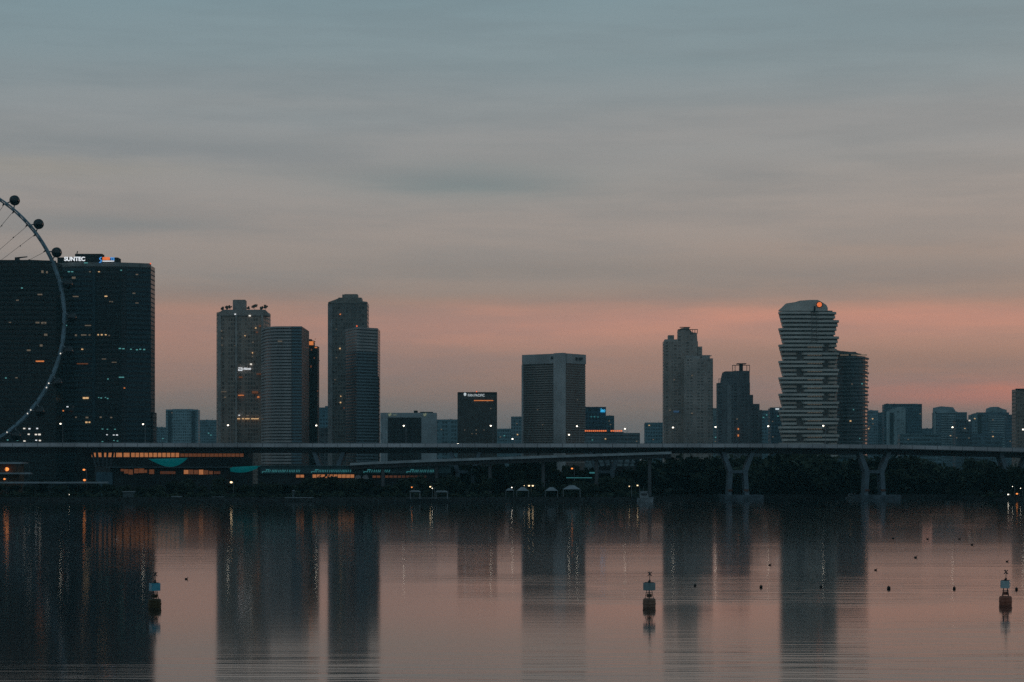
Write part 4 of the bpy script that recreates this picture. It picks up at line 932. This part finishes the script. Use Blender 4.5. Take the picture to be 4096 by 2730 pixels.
landmarks = [(-100, 'the far-left pavilion'), (330, 'the sign tower'), (540, 'the shop row'), (700, 'the larger teal canopy'), (860, 'the crowned tower'), (1030, 'the ghost double canopy'), (1120, 'the curved banded tower'), (1240, 'the narrow black tower'), (1390, 'the tallest slab'), (1500, 'the sharp-cornered tower'), (1630, 'the framed block'), (1790, 'the teal striped block'), (1910, 'the lettered hotel'), (2045, 'the narrow far block'), (2150, 'the banded left face of the core tower'), (2250, 'the pale core'), (2380, 'the blue sign block'), (2500, 'the car park'), (2620, 'the low pale block'), (2720, 'the taller apartment tower'), (2820, 'its front wing'),
             (2953, 'the left water pier'), (3060, 'the small bluish roof light'), (3180, 'the left part of the wavy tower'), (3300, 'the right part of the wavy tower'), (3400, 'the rounded tower'), (3500, 'the right water pier'), (3610, 'the hooded far block'), (3710, 'the small flat far block'), (3800, 'the gabled far block'), (3880, 'the dark box block'), (3970, 'the tall banded far block'), (4080, 'the brown tower at the right edge')]
used = set()
def tree(px, D, k, h, row):
    cm, tm, hgt, word, full = kinds[k]
    near = min(landmarks, key=lambda l: abs(l[0]-px)); d = px-near[0]
    rel = 'below' if abs(d) < 22 else ('left of' if d < 0 else 'right of')
    cand = None
    for lab in ('%s dark %s tree %s %s', '%s full dark %s tree a little %s %s', '%s smaller dark %s tree %s %s', '%s bushy dark %s tree %s %s', '%s ragged dark %s tree %s %s'):
        cand = lab % (row, word, rel, near[1])
        if cand not in used: break
    used.add(cand)
    r = link('broadleaf_tree', None, None, (X(px, D), D, 1.95)); s = h/full
    sx = max(s*random.uniform(.95, 1.35), random.uniform(.75, 1.0))
    r.scale = (sx, sx, s); r.rotation_euler = (0, 0, random.uniform(0, 6.28))
    tag(r, cand, 'tree', 'trees along the far bank')
    link('trunk', tm, r); link('crown', cm, r, (0, 0, hgt*.93))
rr = random.Random(3)
def topy(px):        # tree-top row in the photograph
    pts = [(-300, 1925), (200, 1915), (440, 1925), (700, 1918), (900, 1915), (1300, 1925), (1700, 1918), (1830, 1860), (2000, 1850), (2150, 1840), (2250, 1868), (2500, 1872), (2650, 1858), (2900, 1838), (3300, 1822), (3420, 1850), (3600, 1835), (3800, 1868), (3900, 1850), (4000, 1862), (4300, 1855)]
    for (a, c), (d, e) in zip(pts, pts[1:]):
        if px <= d: return c+(e-c)*(px-a)/(d-a)
    return pts[-1][1]
px = 2600
while px < 4260:
    D = rr.uniform(1028, 1052); tree(px, D, rr.randrange(4), Z(topy(px)+rr.uniform(-8, 16), D)*1.22-1.95, 'back-row'); px += rr.uniform(44, 62)
px = 2640
while px < 4260:
    D = rr.uniform(1014, 1024); tree(px, D, rr.randrange(4), Z(topy(px)+rr.uniform(22, 56), D)*1.22-1.95, 'front-row'); px += rr.uniform(48, 64)
px = 1800
while px < 2600:
    D = rr.uniform(962, 985); tree(px, D, rr.randrange(4), Z(topy(px)+rr.uniform(-6, 18), D)*1.2-1.95, 'back-row'); px += rr.uniform(46, 64)
px = 880
while px < 2560:
    D = rr.uniform(924, 940); tree(px, D, rr.randrange(4), Z((1922 if px < 1800 else max(1916, topy(px)+45))+rr.uniform(-4, 30), D)*1.25-1.95, 'front-row'); px += rr.uniform(44, 60)
px = -200
while px < 900:
    D = rr.uniform(930, 942); tree(px, D, rr.randrange(4), Z(topy(px)+rr.uniform(8, 36), D)*1.15-1.95, 'front-row'); px += rr.uniform(50, 72)
px = 3985
while px < 4300:
    D = rr.uniform(947, 953); tree(px, D, rr.randrange(4), Z(rr.uniform(1868, 1885), D)*1.15-1.95, 'waterside'); px += rr.uniform(38, 50)
# low shrubs that close the gaps under the crowns: nobody could count them
ug = MB(); q = random.Random(11)
for x0, x1, d0, d1, hh, n in ((-330, X(2560, 915), 918, 924, 4.2, 5200), (X(2560, 1010), 235, 1024, 1030, 6.5, 6500), (228, 330, 945, 948, 6, 1500), (X(1750, 955), X(2600, 955), 956, 960, 6., 2600)):
    for i in range(n):
        a = q.uniform(x0, x1); lim = hh*(.45+.35*math.sin(a*.21)*math.sin(a*.083+1)+.2*math.sin(a*.9))
        p = Vector((a, q.uniform(d0, d1), 1.9+max(.4, lim)*q.random()**.8))
        if x0 < -300: p.y += 3 if a > -140 else 0
        u = Vector((q.gauss(0, 1), q.gauss(0, 1), q.gauss(0, 1))).normalized(); w = u.orthogonal().normalized(); sz = q.uniform(.4, .95); k = len(ug.v)
        ug.add([p+u*sz, p+w*sz*.7, p-u*sz, p-w*sz*.7], [(0, 1, 2, 3)])
o = link('undergrowth', ug.mesh('undergrowth', M['leaf'])); tag(o, 'dark low shrubs filling the foot of the trees along the bank', 'shrubs', kind='stuff')
# a tall conifer-like tree seen against the lamps
for px, y, lab in ((2153, 1812, 'tallest pointed dark tree below the left face of the core tower'),):
    D = 955; r = link('conifer_tree', None, None, (X(px, D), D, 1.95)); tag(r, lab, 'tree', 'trees along the far bank')
    hh = Z(y, D)-1.95; vs = []; fs = []; q = random.Random(5)
    for i in range(1100):
        f = q.random()**.8; rad = (1-f)*2.6*q.uniform(.4, 1.05); a = q.uniform(0, 6.28)
        p = Vector((rad*math.cos(a), rad*math.sin(a), hh*(.12+.88*f)-rad*.3)); u = Vector((math.cos(a), math.sin(a), -.35))*.7; w = Vector((-math.sin(a), math.cos(a), .2))*.3; k = len(vs)
        vs += [p+u, p+w, p-u, p-w]; fs.append((k, k+1, k+2, k+3))
    link('crown', MB().add(vs, fs).mesh('crown', M['leaf']), r); link('trunk', MB().tube((0, 0, -.2), (0, 0, hh*.95), .3, .05, 8).mesh('trunk', M['bark']), r)
# roof garden trees on the crowned tower
for i, (px, w, y, lab) in enumerate(((888, 13, 1229, 'leftmost small roof tree on the crowned tower'), (906, 15, 1227, 'second small roof tree left of the crowned tower penthouse'), (920, 12, 1224, 'roof tree touching the penthouse left side on the crowned tower'), (993, 13, 1229, 'roof tree just right of the crowned tower penthouse'), (1019, 21, 1222, 'largest round roof tree on the crowned tower'), (1046, 15, 1229, 'low roof tree near the right end of the crowned tower'), (1063, 16, 1223, 'rightmost round roof tree on the crowned tower'))):
    D = B1D+5; r = link('roof_tree', None, None, (X(px, D), D, B1Z-.1)); tag(r, lab, 'tree', 'roof garden trees on the crowned tower')
    link('trunk', MB().tube((0, 0, 0), (0, 0, 14*PX(D)), .16, .1, 6).mesh('trunk', M['bark']), r)
    link('crown', crown_mesh('crown', 70+i, w*.62*PX(D), 8*PX(D), 420, M['leaf_far'], 7, .38), r, (0, 0, (1240-y)*PX(D)-.6))

# ------------------------------------------------------------------ buoys
def buoy(cx, ywl, body, panel, twist, label):
    D = H*F/(ywl-HY); q = PX(D); x0 = X(cx, D)
    t = Thing('marker_buoy', label, 'buoy', (x0, D, 0), 'marker buoys on the bay')
    t.part('float', MB().lathe((x0, D, 0), [(.60, -.5), (.70, -.2), (.73, .05), (.73, .80), (.69, .92), (.62, .98)], 24), body)
    t.part('fender_ring', MB().lathe((x0, D, 0), [(.735, .30), (.765, .34), (.765, .46), (.735, .50)], 24), body)
    fr_ = MB()
    for i in range(4):
        a = math.pi/4+i*math.pi/2+twist
        fr_.tube((x0+.5*math.cos(a), D+.5*math.sin(a), .9), (x0+.28*math.cos(a), D+.28*math.sin(a), 1.95), .035, n=6)
    for zz in (1.32, 1.62): fr_.lathe((x0, D, zz), [(.36, 0), (.40, .02), (.36, .04)], 12)
    t.part('tower_frame', fr_, 'steel_dark')
    t.part('battery_box', MB().box(x0-.28, x0+.28, D-.25, D+.25, 1.12, 1.5), body)
    h = .49; ca, sa = math.cos(twist), math.sin(twist)
    for i in range(4):
        a = twist+i*math.pi/2; c = Vector((x0+math.sin(a)*.47, D-math.cos(a)*.47)); u = Vector((math.cos(a), math.sin(a)))*.47; nrm = Vector((math.sin(a), -math.cos(a)))*.05
        pts = [(c-u+nrm)[:], (c+u+nrm)[:], (c+u-nrm)[:], (c-u-nrm)[:]]
        t.part('solar_panel', MB().prism(pts, 1.92, 2.78), panel)
    t.part('top_plate', MB().lathe((x0, D, 2.8), [(.52, 0), (.52, .05)], 4).lathe((x0-.1, D, 2.86), [(.06, 0), (.05, .14)], 8), 'steel_dark')
    t.part('lantern', MB().lathe((x0+.05, D, 2.85), [(.10, 0), (.12, .08), (.10, .26), (.04, .32)], 12), 'steel_dark')
    t.part('mast', MB().tube((x0+.06, D, 2.8), (x0+.06, D, 3.75), .035, n=8), 'steel_dark')
    r = .23; tm = MB()
    for s in (-1, 1): tm.tube((x0+.06-r, D, 3.8-s*r), (x0+.06+r, D, 3.8+s*r), .05, n=6)
    tm.tube((x0+.06, D-r, 3.8-r), (x0+.06, D+r, 3.8+r), .05, n=6)
    t.part('topmark', tm, 'steel_dark')
buoy(619, 2431, 'yellow_paint', 'panel_blue', .5, 'dark buoy with bright blue panels at the edge of the sign tower reflection')
buoy(2597, 2429, 'brown_paint', 'panel_grey', .82, 'brown buoy with grey-green panels near mid water')
buoy(4022, 2419, 'red_paint', 'panel_pale', -.38, 'reddish buoy with pale blue panels near the right edge')
gf = 'small black floats in a line on the water'
for px, py, r, lab in ((3044, 2351, .20, 'black float between the two dark pier reflections'), (3284, 2350, .17, 'black float inside the wavy tower reflection'), (3555, 2357, .24, 'largest black float, right of the wavy tower reflection'), (3817, 2357, .20, 'black float midway between the largest float and reddish buoy'), (4066, 2360, .19, 'black float just right of the reddish buoy'), (2780, 2345, .16, 'faint black float inside the apartment tower reflection')):
    D = H*F/(py-HY)
    t = Thing('float', lab, 'float', (X(px, D), D, 0), gf)
    t.part('ball', MB().ball((X(px, D), D, r*.55), r*1.05, nu=14, nv=10), 'rubber', smooth=True)
    t.part('eye', MB().tube((X(px, D), D, r*1.5), (X(px, D), D, r*1.5+.12), .035, n=6), 'steel_dark')
gp = 'tiny dark birds resting on the water at right'
for i, (px, py, lab) in enumerate(((745, 2318, 'single tiny dark bird on the water right of the blue-panelled buoy'), (3572, 2156, 'tiny dark bird on the water, farthest left of the far ones'), (3710, 2158, 'tiny dark bird on the water between two far birds'), (3838, 2158, 'tiny dark bird on the far water before the reddish buoy'), (3888, 2181, 'tiny dark bird below and right of the far row of birds'), (3662, 2232, 'tiny dark bird above the largest float'), (3502, 2282, 'tiny dark bird at the right edge of the rounded tower reflection'), (4028, 2248, 'tiny dark bird straight above the reddish buoy'), (3079, 2262, 'tiny dark bird above the float between pier reflections'))):
    D = H*F/(py-HY); r = .15 if py > 2240 else .19
    t = Thing('water_bird', lab, 'bird', (X(px, D), D, 0), gp)
    bd = MB().ball((X(px, D), D, r*.5), r*1.5, r*.8, r*.75, 12, 8)
    bd.tube((X(px, D)+r*1.0, D, r*.7), (X(px, D)+r*1.35, D, r*1.7), r*.28, r*.2, 8).ball((X(px, D)+r*1.45, D, r*1.8), r*.38, r*.3, r*.32, 8, 6).tube((X(px, D)+r*1.7, D, r*1.78), (X(px, D)+r*2.2, D, r*1.7), r*.12, r*.03, 6)
    t.part('body', bd, 'rubber', smooth=True)

# ------------------------------------------------------------------ haze
hm = bpy.data.materials.new('thin_evening_haze'); hm.use_nodes = True; hm.node_tree.nodes.clear()
g = N(hm.node_tree); out = g.node('ShaderNodeOutputMaterial'); pv = g.node('ShaderNodeVolumePrincipled')
pv.inputs['Color'].default_value = (.34, .77, .86, 1); pv.inputs['Density'].default_value = .00006; pv.inputs['Anisotropy'].default_value = .2
hm.node_tree.links.new(pv.outputs[0], out.inputs['Volume'])
o = link('haze', MB().box(-5600, 5600, -400, 8200, -2.2, 200).mesh('haze', hm)); o['kind'] = 'stuff'; o.display_type = 'WIRE'
o['label'] = 'thin blue evening haze over the bay and city'; o['category'] = 'haze'

# ------------------------------------------------------------------ sky and sun
w = bpy.data.worlds.new('World'); S.world = w; w.use_nodes = True; w.node_tree.nodes.clear()
g = N(w.node_tree); tc = g.node('ShaderNodeTexCoord')
x, y, z = g.sep(tc.outputs['Generated'])
hor = g.m('SQRT', g.m('ADD', g.m('ADD', g.m('MULTIPLY', x, x), g.m('MULTIPLY', y, y)), 1e-6))
tt = g.m('DIVIDE', z, hor); az = g.m('ARCTAN2', x, y)
cloudv = g.xyz(g.m('MULTIPLY', az, 3.2), g.m('MULTIPLY', tt, 26.), 0)
n1 = g.noise(cloudv, 1., 4, .55)
n2 = g.noise(g.xyz(g.m('MULTIPLY', az, 7.), g.m('MULTIPLY', tt, 60.), 3.), 1., 5, .6)
soft = g.m('SUBTRACT', n1, .5)
tw = g.m('ADD', tt, g.m('MULTIPLY', soft, .028))           # cloud layers bend the gradient
fac = g.m('DIVIDE', g.m('ADD', tw, .02), .42)
def st(t, *c): return ((t+.02)/.42, lin(*c))
sky = g.ramp(fac, [st(-.02, 96, 104, 108), st(.012, 108, 114, 116), st(.028, 132, 124, 119), st(.05, 159, 131, 122), st(.066, 171, 137, 127), st(.082, 150, 134, 127), st(.098, 151, 143, 140), st(.125, 156, 149, 147), st(.15, 150, 150, 151), st(.175, 143, 150, 155), st(.205, 131, 149, 157), st(.24, 124, 148, 158), st(.3, 108, 134, 147), st(.4, 92, 118, 130)])
def blob(a0, t0, wa, wt):
    p = g.m('DIVIDE', g.m('SUBTRACT', g.m('ADD', az, g.m('MULTIPLY', soft, .03)), a0), wa)
    q = g.m('DIVIDE', g.m('SUBTRACT', g.m('ADD', tt, g.m('MULTIPLY', g.m('SUBTRACT', n2, .5), .014)), t0), wt)
    return g.m('EXPONENT', g.m('MULTIPLY', -1., g.m('ADD', g.m('MULTIPLY', p, p), g.m('MULTIPLY', q, q))))
def A(px): return (px-2048)/F
def T(py): return (HY-py)/F
pinkmask = g.step(az, -.26, .18)
pink = g.m('EXPONENT', g.m('MULTIPLY', -1., g.m('POWER', g.m('DIVIDE', g.m('SUBTRACT', tw, T(1290)), .0085), 2.)))
sky = g.mix(g.m('MULTIPLY', pink, g.mixf(pinkmask, .12, .75)), sky, lin(215, 148, 131))
sky = g.mix(g.m('MULTIPLY', blob(A(4000), T(1575), .085, .007), .75), sky, lin(205, 130, 114))
sky = g.mix(g.m('MULTIPLY', blob(A(700), T(1330), .12, .014), .4), sky, lin(176, 132, 120))
for px, py, wa, wt, am, col in ((1900, 738, .055, .0085, .85, (122, 137, 142)), (2150, 300, .09, .007, .5, (124, 146, 155)), (2700, 250, .06, .006, .4, (122, 144, 153)), (3700, 120, .10, .012, .5, (116, 138, 148)), (900, 620, .10, .005, .35, (140, 144, 150)), (2900, 760, .06, .004, .3, (142, 142, 144)), (1000, 420, .12, .006, .3, (150, 150, 152)), (2300, 560, .12, .005, .3, (150, 150, 152)), (200, 700, .07, .006, .4, (158, 150, 140)), (1600, 705, .06, .005, .3, (122, 135, 142)), (450, 900, .055, .0045, .5, (124, 134, 140)), (500, 590, .09, .006, .35, (122, 133, 141)), (2150, 645, .07, .005, .3, (130, 136, 142)), (2950, 690, .03, .0045, .35, (128, 134, 140)), (2100, 1080, .12, .006, .4, (130, 128, 128)), (3500, 1110, .13, .009, .5, (134, 128, 128)), (3600, 1010, .1, .005, .3, (165, 142, 132)), (1300, 330, .2, .009, .35, (136, 143, 149)), (3100, 480, .15, .01, .3, (146, 142, 142)), (3000, 1440, .12, .006, .3, (146, 124, 116)), (3700, 1470, .1, .006, .4, (140, 120, 114))):
    sky = g.mix(g.m('MULTIPLY', blob(A(px), T(py), wa, wt), am), sky, lin(*col))
streak = g.step(n2, .38, .68)
sky = g.mix(g.m('MULTIPLY', streak, .24), sky, lin(104, 120, 130))
# overhead and the dim eastern half of the dome behind the viewer
zen = g.step(z, .3, .8)
sky = g.mix(zen, sky, lin(74, 104, 118))
east = g.step(g.m('DIVIDE', y, g.m('ADD', hor, .25)), .45, -.25)
sky = g.mix(g.m('MULTIPLY', east, .92), sky, lin(108, 128, 139))
bg1 = g.node('ShaderNodeBackground'); g.t.links.new(sky, bg1.inputs[0]); bg1.inputs[1].default_value = .93
SUN_EL, SUN_AZ = math.radians(2.0), math.radians(38)
ns = g.node('ShaderNodeTexSky', sky_type='NISHITA'); ns.sun_disc = False; ns.sun_elevation = SUN_EL; ns.sun_rotation = SUN_AZ; ns.air_density = 1.5; ns.dust_density = 2
bg2 = g.node('ShaderNodeBackground'); g.t.links.new(ns.outputs[0], bg2.inputs[0]); bg2.inputs[1].default_value = .02
ad = g.node('ShaderNodeAddShader'); g.t.links.new(bg1.outputs[0], ad.inputs[0]); g.t.links.new(bg2.outputs[0], ad.inputs[1])
ow = g.node('ShaderNodeOutputWorld'); g.t.links.new(ad.outputs[0], ow.inputs[0])
ld = bpy.data.lights.new('sun', 'SUN'); ld.energy = .03; ld.color = (1, .55, .36); ld.angle = math.radians(6)
so = bpy.data.objects.new('sun', ld); COL.objects.link(so)
dirv = Vector((math.sin(SUN_AZ)*math.cos(SUN_EL), math.cos(SUN_AZ)*math.cos(SUN_EL), math.sin(SUN_EL)))
so.rotation_euler = (-dirv).to_track_quat('-Z', 'Y').to_euler(); so.location = (300, -100, 180)

# ------------------------------------------------------------------ camera, render
cd = bpy.data.cameras.new('camera'); cam = bpy.data.objects.new('camera', cd); COL.objects.link(cam); S.camera = cam
cam.location = (0, 0, H); cam.rotation_euler = (math.radians(90), 0, 0)
cd.sensor_width = 36; cd.lens = 36*F/4096; cd.shift_y = (HY-1365)/4096; cd.clip_start = .5; cd.clip_end = 30000
S.view_settings.view_transform = 'Standard'; S.view_settings.look = 'None'; S.view_settings.exposure = 0; S.view_settings.gamma = 1
c = S.cycles
c.max_bounces = 5; c.diffuse_bounces = 2; c.glossy_bounces = 3; c.transmission_bounces = 2; c.volume_bounces = 1
c.caustics_reflective = False; c.caustics_refractive = False; c.sample_clamp_indirect = 4; c.blur_glossy = .2
c.use_denoising = False
S.render.film_transparent = False; S.render.filter_size = 2.9
